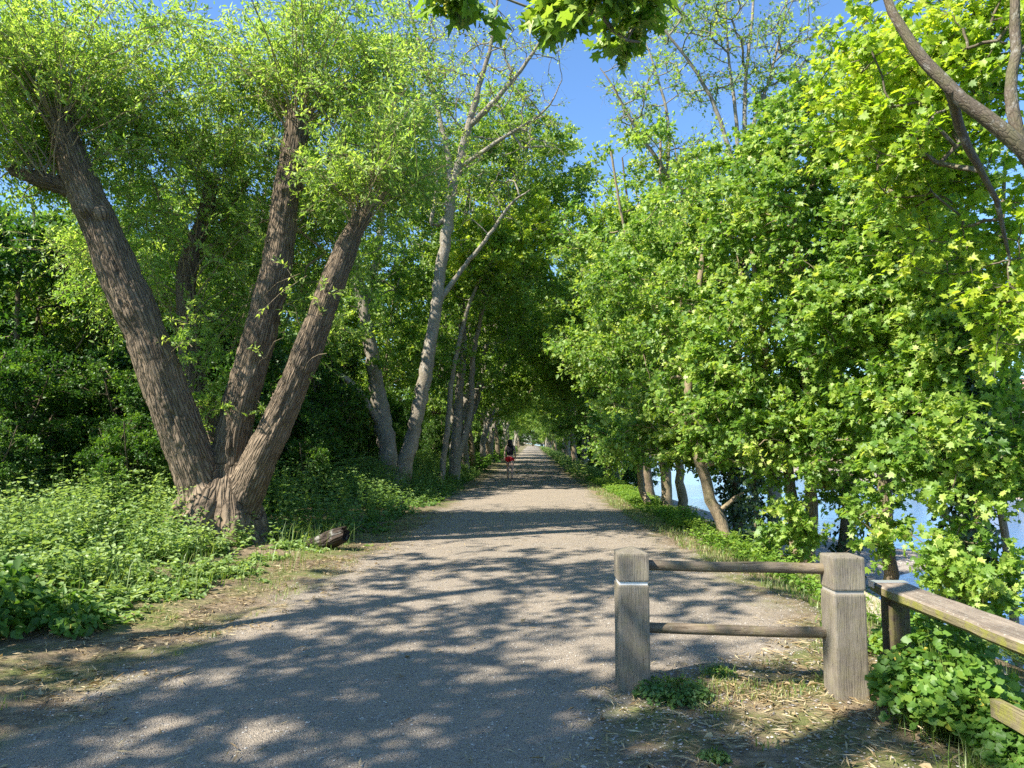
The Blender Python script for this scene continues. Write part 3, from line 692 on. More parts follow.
    spec = [(0, 60, .93, 1.0, 2.3), (1, 60, .95, 1.0, 2.4), (2, 42, .94, 1.0, 2.2), (3, 60, .3, 1.0, 2.3), (4, 40, .2, 1.0, 2.2), (0, 8, .2, .7, .7), (1, 10, .3, .8, .9), (2, 10, .25, .8, .9), (3, 24, .05, .4, .9)]
    for k, m, t0, t1, ln in spec:
        back = k > 4; k = k - 5 if back else k; P_, R_ = segs[k + 1]; tt = t0 + (t1 - t0) * g.random(m) ** .55; j = (tt * (len(P_) - 1)).astype(int)
        o_ = norm(g.normal(size=(m, 3)) * np.array([1, 1, .35])); S.append(P_[j] + o_ * R_[j][:, None] * .8)
        dr = norm(o_ * g.uniform(.25, 1.0, (m, 1)) + (np.array([0, .75, .35]) if back else np.array([0, 0, 1.05]))); D.append(dr); Ln.append(ln * g.uniform(.5, 1.35, m))
    S = np.concatenate(S); D = np.concatenate(D); Ln = np.concatenate(Ln); n_ = len(S)
    ts = np.linspace(0, 1, 8); out = D.copy(); out[:, 2] = 0
    WP = S[:, None] + D[:, None] * (Ln[:, None] * ts)[..., None] + out[:, None] * (Ln[:, None] * ts ** 2 * .5)[..., None]
    WP[..., 2] -= (Ln[:, None] * ts ** 2.6 * g.uniform(.05, .38, (n_, 1))); WP[:, 1:] += g.normal(0, .03, WP[:, 1:].shape)
    sb = Buf(); v, q, bk = tubes(WP, np.maximum(.004, (Ln[:, None] * .0045) * (1 - ts * .85)), 5); sb.add(v, q, bk)
    # side twigs
    m = 11; ti = g.integers(2, 8, (n_, m)); st = WP[np.arange(n_)[:, None], ti].reshape(-1, 3) + g.normal(0, .05, (n_ * m, 3))
    dr = norm(np.repeat(D, m, 0) * .5 + g.normal(0, .75, (n_ * m, 3)) + np.array([0, 0, .15])); tl = np.repeat(Ln, m) * g.uniform(.12, .34, n_ * m) + .12
    clr = np.full(len(st), 9.0)
    for k in (0, 1, 2):
        P_, R_ = segs[k + 1]; P_ = P_[:int(len(P_) * .97)]; dd = st[:, None] + dr[:, None] * tl[:, None, None] * .5 - P_[None]; dd[..., 1] = np.where(dd[..., 1] < 0, dd[..., 1] * .12, dd[..., 1])
        clr = np.minimum(clr, np.linalg.norm(dd, axis=2).min(1))
    kp = (clr > .46) | (g.random(len(st)) < .2); st, dr, tl = st[kp], dr[kp], tl[kp]; own_s = np.repeat(np.arange(n_), m)[kp]
    t3 = np.array([0, .5, 1.0]); TP = st[:, None] + dr[:, None] * (tl[:, None] * t3)[..., None]; TP[..., 2] -= tl[:, None] * t3 ** 2 * .3
    v, q, bk = tubes(TP, np.broadcast_to(np.array([.004, .003, .0015]), TP.shape[:2]), 3); sb.add(v, q, bk)
    cb = Buf()
    grow('', '', '', base, [(P_, R_) for P_, R_ in segs[1:]], [
        blob(70, 70, 10.9, 120, 80, 1.2, 100), blob(290, 50, 11.6, 140, 80, 1.2, 110), blob(190, 120, 12.2, 150, 110, .8, 140), blob(385, 120, 11.2, 50, 90, 1.0, 60),
        blob(25, 150, 10.8, 50, 60, 1.1, 60), blob(130, 270, 12.8, 70, 60, .6, 60), blob(320, 230, 12.4, 70, 80, .6, 80), blob(235, 260, 12.8, 50, 80, .5, 60), blob(20, 40, 11, 60, 60, 1, 50)],
        None, None, leaf=.085, tpl=(WILLOW[0] * np.array([1.6, 1, 1]), WILLOW[1]), per=130, tw=8, L=.6, seed=77, zmin=1.0, droop=.5, flat=1.0, gap=.36, into=(sb, cb), tip_r=.0045)
    sb.build('branch', M['bark_tan'], root, base)
    pl = 20; tt = g.random((len(st), pl)); pos = st[:, None] + dr[:, None] * (tl[:, None] * tt)[..., None]; pos[..., 2] -= tl[:, None] * tt ** 2 * .3
    pos = pos.reshape(-1, 3) + g.normal(0, .02, (len(st) * pl, 3)); N_ = len(pos)
    tip = norm(np.repeat(dr, pl, 0) * .7 + g.normal(0, .5, (N_, 3)) + np.array([0, 0, -.25])); nr = g.normal(0, .55, (N_, 3)) + np.array([-.35, -.3, .5])
    cl = np.repeat(g.random(n_)[own_s], pl)
    leaves(cb, pos, tip, nr, g.uniform(.05, .11, N_), np.clip(cl * .5 + g.random(N_) * .5 + .05, 0, 1), (WILLOW[0] * np.array([1.35, 1, 1]), WILLOW[1]))
    cb.build('crown', M['leaf_willow'], root, base)
    return root
willow()

def gb(x, y, dz=-.08): return np.array([x, y, float(ground(x, y)) + dz])
def bpx(px, Y, dz=-.08): x = at(px, 500, Y)[0]; return gb(x, Y, dz)

# ---- left side trees
grow('pale_tree', 'tall pale smooth barked tree leaning over the left path edge', 'tree', bpx(397, 22), [
    stem([(404, 470, 22), (414, 430, 22), (426, 370, 22), (436, 310, 22), (442, 262, 22), (450, 215, 22), (452, 190, 22), (468, 130, 22), (480, 85, 22), (492, 40, 22), (500, -20, 22)], [.30, .26, .23, .21, .19, .18, .16, .15, .12, .09, .06, .03], bpx(397, 22)),
    stem([(440, 300, 22), (462, 270, 22), (486, 240, 21.5), (510, 205, 21.5), (530, 190, 21)], [.09, .08, .06, .045, .02]),
    stem([(452, 190, 22), (447, 150, 22.2), (432, 90, 22.4), (415, 30, 22.4), (405, -20, 22)], [.12, .1, .08, .06, .03]),
    stem([(470, 125, 22), (500, 95, 21.5), (528, 60, 21.5), (560, 10, 21)], [.1, .08, .055, .02]),
    stem([(462, 165, 22), (500, 140, 21.5), (545, 110, 21), (562, 80, 21)], [.08, .06, .03, .015]),
    stem([(450, 215, 22), (432, 225, 22), (437, 180, 22), (425, 130, 22)], [.09, .07, .05, .03])],
    [blob(490, 60, 21.6, 85, 85, 2.8, 150), blob(430, 60, 22, 50, 90, 2.4, 90), blob(530, 130, 21.5, 40, 40, 1.8, 36), blob(470, 180, 22, 60, 60, 2.4, 60)],
    M['bark_pale'], M['leaf_yellow'], leaf=.07, tpl=DIAMOND, per=22, tw=4, L=.5, seed=101, tip_r=.011, expo=.42, zmin=4, bare_twigs=1, gap=.3)

grow('twin_stem_tree', 'grey tree with several stems standing left of the pale leaning tree', 'tree', bpx(388, 23), [
    stem([(388, 460, 23), (380, 400, 23), (371, 350, 23), (362, 300, 23.2), (352, 230, 23.4), (350, 150, 23.4)], [.42, .33, .26, .22, .18, .13, .06], bpx(388, 23)),
    stem([(384, 430, 23), (368, 405, 22.6), (350, 382, 22), (330, 368, 21.6)], [.16, .12, .1, .05]),
    stem([(373, 360, 23), (366, 310, 23.5), (378, 250, 23.6), (385, 180, 23.8), (392, 90, 24)], [.15, .13, .11, .09, .03])],
    [blob(365, 210, 23.3, 80, 110, 3.5, 260), blob(340, 330, 22.5, 60, 50, 2.5, 80), blob(400, 130, 24, 60, 90, 3, 120)],
    M['bark_grey'], M['leaf_far'], leaf=.1, tpl=STAR, per=90, tw=6, L=.6, seed=102)

grow('slender_tree', 'slender grey tree with split stems beside the path past the pale one', 'tree', bpx(456, 27), [
    stem([(455, 470, 27), (459, 400, 27), (463, 340, 27), (462, 260, 27), (470, 180, 27)], [.25, .21, .17, .15, .12, .05], bpx(456, 27)),
    stem([(457, 460, 27), (470, 410, 27), (474, 350, 26.5), (490, 280, 26)], [.14, .12, .1, .05])],
    [blob(470, 250, 27, 75, 120, 3.6, 240), blob(505, 260, 25.5, 50, 50, 3, 110), blob(540, 185, 25.5, 48, 66, 2.6, 150), blob(500, 130, 26.5, 46, 60, 2.4, 90), blob(430, 330, 26, 40, 60, 2.6, 70)],
    M['bark_grey'], M['leaf_far'], leaf=.11, tpl=STAR, per=90, tw=6, L=.65, seed=103, lvb=(.05, .95))

grow('flowering_maple', 'maple with yellow flower clusters hanging toward the path beside the slender tree', 'tree', bpx(440, 25), [
    stem([(446, 440, 25), (455, 360, 24.8), (475, 290, 24.4), (505, 245, 24), (530, 230, 23.6)], [.12, .1, .085, .06, .04, .02], bpx(440, 25))],
    [blob(505, 240, 24, 52, 34, 1.6, 80), blob(545, 225, 23.8, 26, 24, 1.2, 24), blob(470, 270, 24.5, 36, 30, 1.4, 30)],
    M['bark_grey'], M['leaf_yellow'], leaf=.1, tpl=STAR, per=60, tw=5, L=.4, seed=104, lvb=(.35, 1), gap=.3)

# ---- prototypes that are repeated down the avenue
def proto(name, label, seed, hgt, rad, bark, leafmat, base, n=420, leaf=.15, per=90, L=.75, low=.22, group=None, lean=0., lvb=(0, 1), r0=.24, tpl=DIAMOND, forks=3, cat='tree', zmin=1.5, ivy=None):
    g = np.random.default_rng(seed); b = np.asarray(base, float)
    top = b + np.array([lean * hgt, g.normal(0, .4), hgt * .93])
    P0 = np.array([b, b + (top - b) * .12 + g.normal(0, .08, 3), b + (top - b) * .35 + g.normal(0, .25, 3), b + (top - b) * .65 + g.normal(0, .35, 3), top]); st = [(P0, np.array([r0 * 1.25, r0, r0 * .75, r0 * .45, .03]))]
    for k in range(forks):
        a = k * 6.28 / forks + g.normal(0, .4); f = P0[1] + (P0[2] - P0[1]) * g.random(); d_ = np.array([math.cos(a), math.sin(a), 0]) * rad * .6
        st.append((np.array([f, f + d_ * .35 + [0, 0, hgt * .14], f + d_ * .75 + [0, 0, hgt * .34], f + d_ + [0, 0, hgt * .52]]), np.array([r0 * .55, r0 * .45, r0 * .3, .03])))
    bl = [(b + [lean * hgt * .6, 0, hgt * (low + (1 - low) * .5)], np.array([rad * .8, rad * .8, hgt * (1 - low) * .5]), int(n * .55))]
    for k in range(6):
        a = k * 1.05 + g.random(); z = hgt * g.uniform(low + .1, .85); rr = rad * g.uniform(.3, .45)
        bl.append((b + np.array([math.cos(a) * rad * .65 + lean * z, math.sin(a) * rad * .65, z]), np.array([rr, rr, rr * .8]), int(n * .075)))
    return grow(name, label, cat, b, st, bl, bark, leafmat, leaf=leaf, tpl=tpl, per=per, tw=6, L=L, seed=seed, group=group, lvb=lvb, zmin=zmin, tip_r=.009, gap=.42, ivy=ivy)

AL, AR = 'trees forming the left side of the green tunnel', 'trees forming the river side of the green tunnel'
LL = 'leafy woodland tree in the left row arching over the path'
LR = 'leafy woodland tree in the river side row arching over the path'
pA = proto('woodland_tree', 'woodland tree on the left beside the walking woman leaning over the path', 201, 14.5, 3.9, M['bark_grey'], M['leaf_far'], gb(-2.6, 31.5), group=AL, lean=.06, n=270, r0=.17)
pB = proto('woodland_tree', 'brown trunked woodland tree behind the bushy middle maple on the river side', 202, 13.0, 3.4, M['bark_brown'], M['leaf_far'], gb(4.6, 24.0), group=AR, lean=-.05, r0=.14, low=.13, n=270, lvb=(.05, 1))
pC = proto('woodland_tree', 'light barked leafy tree on the verge just past the curved maple', 203, 11.0, 3.0, M['bark_tan'], M['leaf_maple'], gb(4.4, 18.5), group=AR, lean=-.04, n=300, leaf=.11, per=90, L=.6, r0=.11, low=.14, tpl=STAR)
rr = random.Random(8)
PR = [pA, pB, pC]
ylist = [36, 40.5, 46, 51, 57, 63, 70, 78, 87, 97, 108, 120, 133, 147, 162, 178, 195]
for i, y_ in enumerate(ylist):
    x_ = float(left_edge(y_)) - rr.uniform(1.2, 2.4); s = rr.uniform(.9, 1.25) * (1.1 if y_ > 45 else 1)
    dup(PR[i % 2], gb(x_, y_), rr.uniform(-.5, .5), s, 'tall arching woodland tree on the left just beyond the walking woman' if i == 0 else LL, AL)
    x_ = float(right_edge(y_)) + rr.uniform(1.3, 2.2)
    dup(PR[(i + 1) % 3], gb(x_, y_ - 1.5 + rr.uniform(-1, 1)), rr.uniform(-.5, .5), rr.uniform(.9, 1.15) * (1.15 if y_ > 40 else 1), LR, AR)
for i, y_ in enumerate([28.5, 33]):
    dup(PR[2 - i], gb(4.5 + i * .3, y_), 2.0 + i, .95 + .1 * i, LR, AR)
# closing trees where the avenue bends away
for i, x_ in enumerate([2.5, 6.5, 10.5]):
    dup(PR[i], gb(x_, 222 + i), i * 1.3, 1.3, 'far tree closing the end of the long avenue', 'trees closing the end of the avenue')
# second row behind on the left
L2 = 'woodland tree standing deeper in the wood on the left'; G2 = 'trees deeper in the wood on the left'
for i, (x_, y_) in enumerate([(-9.5, 25), (-6.5, 33), (-13, 31), (-8, 42), (-5, 52), (-16, 40), (-11, 52), (-4, 66), (-22, 34), (-27, 45), (-20, 55), (-33, 38)]):
    dup(PR[i % 3], gb(x_, y_), rr.uniform(0, 6.2), rr.uniform(.8, 1.05), L2, G2)

LT = 'tall bright tree standing behind the big willow'; GT = 'tall trees behind the willow'
for x_, y_, s_, k in ((-7.5, 17.5, .78, 2), (-12.5, 21, .9, 0), (-10, 16.5, .62, 2), (-17, 22, .9, 2), (-15.5, 17.5, .7, 2)):
    dup(PR[k], gb(x_, y_), x_, s_, LT, GT)
# dark hedge-like trees behind the willow
LH = 'dark bushy tree with low branches behind the nettles and willow'; GH = 'dark bushy trees behind the willow'
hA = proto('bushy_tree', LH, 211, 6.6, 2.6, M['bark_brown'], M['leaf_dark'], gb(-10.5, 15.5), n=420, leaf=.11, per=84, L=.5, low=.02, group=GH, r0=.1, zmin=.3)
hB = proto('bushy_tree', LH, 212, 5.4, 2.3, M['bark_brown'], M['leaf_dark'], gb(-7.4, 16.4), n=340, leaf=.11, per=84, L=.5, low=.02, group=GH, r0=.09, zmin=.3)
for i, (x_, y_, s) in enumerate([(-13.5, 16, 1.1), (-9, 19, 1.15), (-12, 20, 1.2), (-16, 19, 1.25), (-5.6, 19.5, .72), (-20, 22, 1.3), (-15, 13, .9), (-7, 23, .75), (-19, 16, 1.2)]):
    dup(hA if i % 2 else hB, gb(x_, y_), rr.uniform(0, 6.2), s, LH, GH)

LN = 'dark leafy shrub rising behind the sunlit nettles'; GN = 'shrubs directly behind the nettles'
for x_, y_, s_ in ((-8.3, 11.2, .34), (-10.2, 11.6, .42), (-6.6, 12.4, .36), (-11.8, 11.4, .5), (-9.0, 12.8, .5), (-7.6, 14.0, .5), (-5.6, 14.2, .34), (-4.6, 16, .3), (-5.4, 17.5, .4)):
    dup(hB if s_ < .4 else hA, gb(x_, y_), x_ * 3, s_, LN, GN, cat='shrub')
LU = 'shady shrub under the trees along the left side of the path'; GU = 'shrubs under the trees on the left'
for i in range(26):
    y_ = 21 + i * 3.1 + rr.uniform(-1, 1); x_ = float(left_edge(y_)) - rr.uniform(2.2, 4.2) - (1.2 if y_ < 30 else 0)
    dup(hB if i % 2 else hA, gb(x_, y_), rr.uniform(0, 6.2), rr.uniform(.28, .55), LU, GU, cat='shrub')
LV = 'tall dark shrub deep in the left wood closing off the field'; GV = 'dark shrubs deep in the left wood'
for i in range(16):
    y_ = 26 + i * 6; x_ = float(left_edge(y_)) - rr.uniform(7, 12)
    dup(hA if i % 2 else hB, gb(x_, y_), rr.uniform(0, 6.2), rr.uniform(.8, 1.2), LV, GV, cat='shrub')
LW = 'shady shrub between the trunks along the river side of the path'; GW = 'shrubs on the river side'
for i in range(16):
    y_ = 27 + i * 6 + rr.uniform(-1, 1); x_ = float(right_edge(y_)) + rr.uniform(2.0, 3.4)
    dup(hB if i % 2 else hA, gb(x_, y_), rr.uniform(0, 6.2), rr.uniform(.3, .5), LW, GW, cat='shrub')
for i in range(7):
    dup(hA if i % 2 else hB, gb(-3 + i * 3.2, 216 + i % 3), i, 1.3, 'bright shrub at the very end of the long avenue', 'shrubs at the end of the avenue', cat='shrub')

# ---- river side trees
MB_ = M['leaf_maple']
grow('curved_maple', 'slim young maple with a pale curved trunk on the verge by the river', 'tree', bpx(728, 12.3), [
    stem([(724, 530, 12.3), (713, 500, 12.3), (701, 468, 12.3), (692, 430, 12.3), (688, 400, 12.3), (692, 340, 12.4), (700, 280, 12.5), (706, 215, 12.6)], [.13, .105, .1, .09, .08, .075, .065, .05, .02], bpx(729, 12.3)),
    stem([(718, 512, 12.3), (735, 498, 12.2), (748, 490, 12.1)], [.045, .035, .015])],
    [blob(672, 330, 12.6, 70, 90, 1.6, 190), blob(700, 235, 12.8, 60, 70, 1.5, 130), blob(660, 420, 13.2, 60, 50, 1.2, 90), blob(735, 420, 12.6, 50, 60, 1.0, 110), blob(690, 455, 13, 50, 34, .9, 80), blob(640, 270, 13.5, 45, 45, 1.2, 60)],
    M['bark_tan'], MB_, leaf=.078, per=84, tw=6, L=.36, seed=301, floor=.95, dens=.6, tpl=STAR)
grow('ivy_clad_tree', 'short dark trunk thick with ivy behind the slim curved maple', 'tree', bpx(739, 13.4), [
    stem([(738, 520, 13.4), (734, 470, 13.4), (730, 420, 13.4), (735, 340, 13.4), (745, 250, 13.4)], [.13, .11, .09, .08, .06, .03], bpx(739, 13.4))],
    [blob(745, 330, 13.6, 60, 90, 1.4, 150), blob(770, 230, 13.8, 60, 70, 1.4, 120)],
    M['bark_brown'], MB_, leaf=.078, per=84, tw=6, L=.38, seed=302, floor=.95, dens=.6, ivy=(0, 0, 2.6, 2600, .28), lvb=(0, .85))
grow('ivy_sapling', 'thin sapling wrapped in ivy in front of the river', 'tree', bpx(757, 11.6), [
    stem([(757, 540, 11.6), (756, 490, 11.6), (754, 440, 11.6), (752, 380, 11.6)], [.06, .05, .045, .04, .02], bpx(757, 11.6))],
    [blob(752, 400, 11.6, 36, 50, .8, 44)], M['bark_brown'], MB_, leaf=.072, per=70, tw=5, L=.3, seed=303, floor=.95, dens=.6, ivy=(0, .1, 2.4, 900, .16))
grow('double_maple', 'maple with two light brown stems rising behind the right gate post', 'tree', bpx(805, 10.8), [
    stem([(808, 555, 10.8), (812, 500, 10.8), (813, 440, 10.8), (806, 385, 10.8), (800, 320, 10.9), (795, 230, 11), (790, 150, 11.2)], [.12, .10, .09, .08, .07, .06, .045, .02], bpx(805, 10.8)),
    stem([(800, 575, 10.8), (796, 530, 10.9), (790, 490, 11.1), (785, 455, 11.2), (768, 395, 11.3), (762, 330, 11.4), (750, 240, 11.6)], [.11, .10, .085, .075, .065, .05, .04, .02]),
    stem([(812, 440, 10.8), (826, 400, 10.6), (845, 360, 10.4), (870, 300, 10.3)], [.06, .055, .045, .02])],
    [blob(760, 360, 10.6, 70, 90, 1.2, 220), blob(820, 330, 10.4, 70, 80, 1.3, 220), blob(790, 220, 11, 80, 80, 1.6, 260), blob(830, 430, 9.9, 60, 40, .8, 110), blob(700, 400, 11, 50, 60, .9, 110), blob(850, 190, 11, 60, 60, 1.4, 130), blob(775, 455, 10.6, 60, 40, .9, 90), blob(788, 530, 10.5, 26, 34, .45, 44), blob(850, 480, 10.8, 40, 34, .7, 46), blob(800, 135, 11.4, 60, 50, 1.3, 130), blob(735, 190, 11.6, 50, 50, 1.2, 90)],
    M['bark_tan'], MB_, leaf=.072, per=80, tw=6, L=.33, seed=304, floor=.9, dens=.56, tpl=MAPLE, lvb=(.08, 1.0))
grow('forked_tree', 'thick dark trunk forking low on the bank above the beach', 'tree', bpx(846, 13.2), [
    stem([(845, 560, 13.2), (850, 500, 13.2), (849, 460, 13.2), (842, 400, 13.2), (835, 320, 13.3), (830, 230, 13.5)], [.19, .15, .13, .11, .09, .07, .03], bpx(846, 13.2)),
    stem([(850, 480, 13.2), (866, 440, 13.0), (884, 400, 12.8), (905, 340, 12.6), (915, 260, 12.5)], [.13, .1, .085, .06, .02])],
    [blob(850, 280, 13.3, 90, 90, 1.7, 260), blob(915, 300, 12.6, 70, 80, 1.4, 170), blob(880, 200, 13, 70, 60, 1.6, 130), blob(860, 100, 13.4, 70, 60, 1.6, 150)],
    M['bark_brown'], MB_, leaf=.078, per=84, tw=6, L=.4, seed=305, floor=.9, dens=.5, lvb=(0, .9), ivy=(0, 0, 1.4, 900, .12))
grow('thin_dark_tree', 'straight thin dark trunk rising between beach and handrail', 'tree', bpx(892, 9.2), [
    stem([(889, 560, 9.2), (886, 500, 9.2), (884, 440, 9.2), (885, 380, 9.2), (880, 300, 9.3), (872, 220, 9.4), (880, 140, 9.5)], [.1, .085, .08, .075, .07, .055, .04, .015], bpx(892, 9.2))],
    [blob(905, 400, 8.8, 60, 40, .9, 110), blob(915, 465, 8.6, 50, 34, .6, 60), blob(872, 520, 8.9, 22, 30, .4, 22), blob(880, 260, 9.3, 75, 80, 1.2, 230), blob(920, 180, 9.4, 70, 70, 1.2, 170), blob(840, 320, 9.2, 50, 50, .8, 90)],
    M['bark_brown'], MB_, leaf=.078, per=78, tw=6, L=.34, seed=306, floor=.9, dens=.5, tpl=MAPLE, lvb=(.05, 1))
grow('ivy_maple', 'ivy covered maple leaning slightly beside the river past the handrail', 'tree', bpx(968, 8.4), [
    stem([(966, 600, 8.4), (966, 540, 8.4), (966, 450, 8.4), (960, 370, 8.4), (950, 310, 8.5), (930, 250, 8.6), (925, 190, 8.8)], [.13, .11, .1, .085, .07, .055, .04, .015], bpx(968, 8.4)),
    stem([(962, 400, 8.4), (985, 330, 8.3), (1000, 240, 8.3), (1005, 160, 8.4)], [.06, .05, .035, .015])],
    [blob(960, 430, 8.0, 70, 60, .9, 210), blob(990, 300, 8.2, 70, 90, 1.1, 230), blob(930, 330, 8.2, 50, 60, .9, 120), blob(1000, 500, 7.8, 45, 60, .7, 130), blob(945, 520, 7.9, 34, 50, .5, 49), blob(1010, 450, 8.0, 30, 50, .6, 70), blob(985, 580, 7.6, 40, 30, .5, 44)],
    M['bark_brown'], MB_, leaf=.078, per=78, tw=6, L=.33, seed=307, floor=.9, dens=.5, tpl=MAPLE, ivy=(0, .3, 3.6, 3200, .2), lvb=(.12, 1))
grow('leaning_sapling', 'small leaning sapling with pale stem by the right edge of the river view', 'tree', bpx(1012, 9.6), [
    stem([(1008, 560, 9.6), (998, 500, 9.6), (980, 460, 9.6), (968, 420, 9.6)], [.06, .05, .045, .04, .02], bpx(1014, 9.6))],
    [blob(960, 390, 9.6, 40, 40, .8, 60), blob(1010, 440, 9.4, 40, 40, .8, 60)], M['bark_tan'], MB_, leaf=.078, per=70, tw=6, L=.33, seed=308, floor=.95, dens=.6, tpl=STAR)
grow('bare_topped_tree', 'tall tree with sparse bare upper branches fanning against the blue sky', 'tree', bpx(775, 19), [
    stem([(772, 470, 19), (758, 380, 19), (746, 280, 19), (738, 190, 19), (752, 130, 19), (772, 70, 19), (790, -10, 19)], [.2, .16, .14, .11, .085, .06, .04, .015], bpx(775, 19)),
    stem([(740, 190, 19), (720, 120, 18.8), (695, 70, 18.6), (665, 30, 18.4), (650, -5, 18.4)], [.075, .06, .045, .032, .015]),
    stem([(740, 180, 19), (735, 110, 19), (728, 50, 19.2), (725, -20, 19.2)], [.06, .05, .035, .015]),
    stem([(745, 160, 19), (745, 90, 19.2), (752, 20, 19.4), (755, -30, 19.4)], [.07, .055, .04, .02]),
    stem([(748, 290, 19), (700, 215, 18.6), (668, 175, 18.4), (640, 135, 18.2), (612, 85, 18), (600, 68, 18)], [.1, .08, .065, .045, .025, .012]),
    stem([(668, 175, 18.4), (668, 120, 18.3), (655, 70, 18.2), (645, 40, 18.2)], [.05, .04, .03, .012])],
    [blob(720, 50, 19, 75, 60, 2, 110), blob(640, 95, 18.2, 42, 50, 1.2, 50), blob(790, 60, 19, 50, 60, 2, 90), blob(690, 10, 18.6, 60, 25, 1.6, 50), blob(690, 170, 18.6, 50, 40, 1.4, 60)],
    M['bark_grey'], M['leaf_maple'], leaf=.078, tpl=STAR, per=26, tw=5, L=.45, seed=309, zmin=6, tip_r=.011, expo=.42, bare_twigs=1, gap=.25, lvb=(.3, 1))
grow('middle_maple', 'bushy bright green maple filling the river side past the curved trunk', 'tree', bpx(668, 17), [
    stem([(666, 480, 17), (662, 420, 17), (655, 350, 17), (650, 270, 17)], [.14, .12, .1, .08, .03], bpx(668, 17)),
    stem([(648, 505, 17.2), (641, 480, 17.5), (645, 430, 17.4), (660, 400, 17)], [.09, .08, .07, .06])],
    [blob(640, 340, 17, 60, 80, 2.0, 240), blob(655, 265, 17, 55, 50, 1.8, 130), blob(690, 300, 17, 60, 80, 1.8, 160), blob(615, 430, 17.5, 36, 36, 1.2, 80)],
    M['bark_tan'], MB_, leaf=.078, per=90, tw=6, L=.45, seed=310, floor=.9, dens=.58, lvb=(.05, 1))

# near tree whose trunk stands out of frame on the right; its limbs reach in
nb = gb(4.9, 4.6)
grow('near_sycamore', 'sycamore limbs with pale yellow green leaves reaching in over the handrail', 'tree', nb, [
    (np.array([nb, nb + [-.05, 0, 1.6], at(1120, 240, 4.8), at(1075, 195, 4.9), at(1035, 165, 5.0)]), np.array([.24, .18, .13, .09, .062])),
    stem([(1035, 165, 5.0), (1005, 135, 5.0), (962, 98, 5.05), (925, 62, 5.1), (902, 30, 5.15), (886, -8, 5.2), (870, -60, 5.3)], [.062, .055, .05, .043, .036, .028, .018]),
    stem([(1030, 160, 5.0), (1012, 110, 5.0), (1016, 50, 5.0), (1014, -20, 5.0)], [.045, .042, .038, .032]),
    stem([(950, 90, 5.05), (960, 125, 5.3), (974, 158, 5.6), (996, 200, 5.9), (1010, 260, 6.1)], [.035, .034, .03, .022, .01])],
    [blob(930, 130, 6.4, 80, 80, .7, 120), blob(980, 60, 6.2, 70, 60, .7, 80), blob(960, 230, 6.7, 70, 60, .7, 80), blob(880, 90, 6.6, 60, 60, .7, 80), blob(1010, 300, 6.4, 40, 70, .5, 60), blob(900, 40, 7.2, 70, 40, .8, 70), blob(1100, -60, 5, 120, 120, 1.5, 120)],
    M['bark_sycamore'], M['leaf_yellow'], leaf=.07, tpl=MAPLE, per=44, tw=5, L=.3, seed=311, dens=.72, tip_r=.005, catkins=260, gap=.3, lvb=(0, 1))

# sycamore behind the camera: a long low limb hangs into the top of the picture, the crown shades the foreground
sb_ = gb(-6.0, -1.6)
grow('overhanging_sycamore', 'broad leaved sycamore spray hanging down into the top of the view', 'tree', sb_, [
    (np.array([sb_, sb_ + [.1, .1, 2.0], sb_ + [.4, .5, 4.0], sb_ + [.3, .8, 7], sb_ + [.0, 1.0, 10.5]]), np.array([.34, .27, .22, .15, .04])),
    (np.array([sb_ + [.4, .5, 4.0], sb_ + [2.6, 2.6, 6.0], at(430, -230, 2.9), at(560, -60, 3.5), at(612, 30, 3.75), at(640, 42, 3.8)]), np.array([.13, .1, .06, .03, .012, .006]))],
    [(at(585, 2, 3.7), np.array([.34, .35, .07]), 22), (at(480, -22, 3.6), np.array([.28, .3, .06]), 14), (at(635, 24, 3.8), np.array([.12, .25, .06]), 7), (at(530, -6, 3.7), np.array([.2, .3, .05]), 8),
     (sb_ + np.array([-1.0, .4, 8.6]), np.array([2.2, 2.0, 1.6]), 110)],
    M['bark_grey'], M['leaf_maple'], leaf=.095, tpl=MAPLE, per=26, tw=4, L=.15, seed=312, tip_r=.004, catkins=90, gap=.25, lvb=(.25, .95), droop=.5)
vb = gb(-8.2, 2.2)
st_ = grow('side_tree', 'slender high crowned tree left of the viewer shading the path', 'tree', vb, [
    (np.array([vb, vb + [.2, .3, 2.5], vb + [.9, 1.2, 5], vb + [1.5, 1.9, 7.5], vb + [1.6, 2.2, 10]]), np.array([.2, .17, .13, .09, .03]))],
    [(vb + np.array([1.8, 2.3, 8.2]), np.array([2.4, 2.4, 1.7]), 120)], M['bark_grey'], M['leaf_maple'], leaf=.1, tpl=STAR, per=50, tw=5, L=.45, seed=313, zmin=5)
for x_, y_, a_, s_ in ((-9.5, -2.8, 0, 1.05), (-7.4, -4.6, -.4, 1.0), (-8.3, -.7, .25, .85)):
    dup(st_, gb(x_, y_), a_, s_, 'slender high crowned tree standing out of view behind the viewer', 'slender trees behind the viewer')
LS = 'tall tree beside the path behind the viewer'; GS = 'trees beside the path behind the viewer'
for x_, y_, s, k in ((-9.5, -1.5, .85, 1), (-7.5, -7, 1.0, 0), (-13, -6, 1.1, 1)):
    dup(PR[k], gb(x_, y_), x_, s, LS, GS)

# ------------------------------------------------------------------ far bank
LF = 'distant round tree on the far bank of the river'; GF = 'trees on the far bank'
for i in range(26):
    y_ = 30 + i * 9 + rr.uniform(-3, 3); x_ = FAR + 27 + rr.uniform(0, 8)
    if 96 < y_ < 118 and i % 2: continue
    dup(PR[i % 3], gb(x_, y_), rr.uniform(0, 6.2), rr.uniform(.5, .8), LF, GF)
LB = 'low grey green bush along the foot of the far bank'; GB = 'bushes along the far bank'
for i in range(22):
    y_ = 45 + i * 7 + rr.uniform(-2, 2); dup(hB, gb(FAR + 17 + rr.uniform(0, 4), y_), rr.uniform(0, 6.2), rr.uniform(.35, .6), LB, GB, cat='bush')

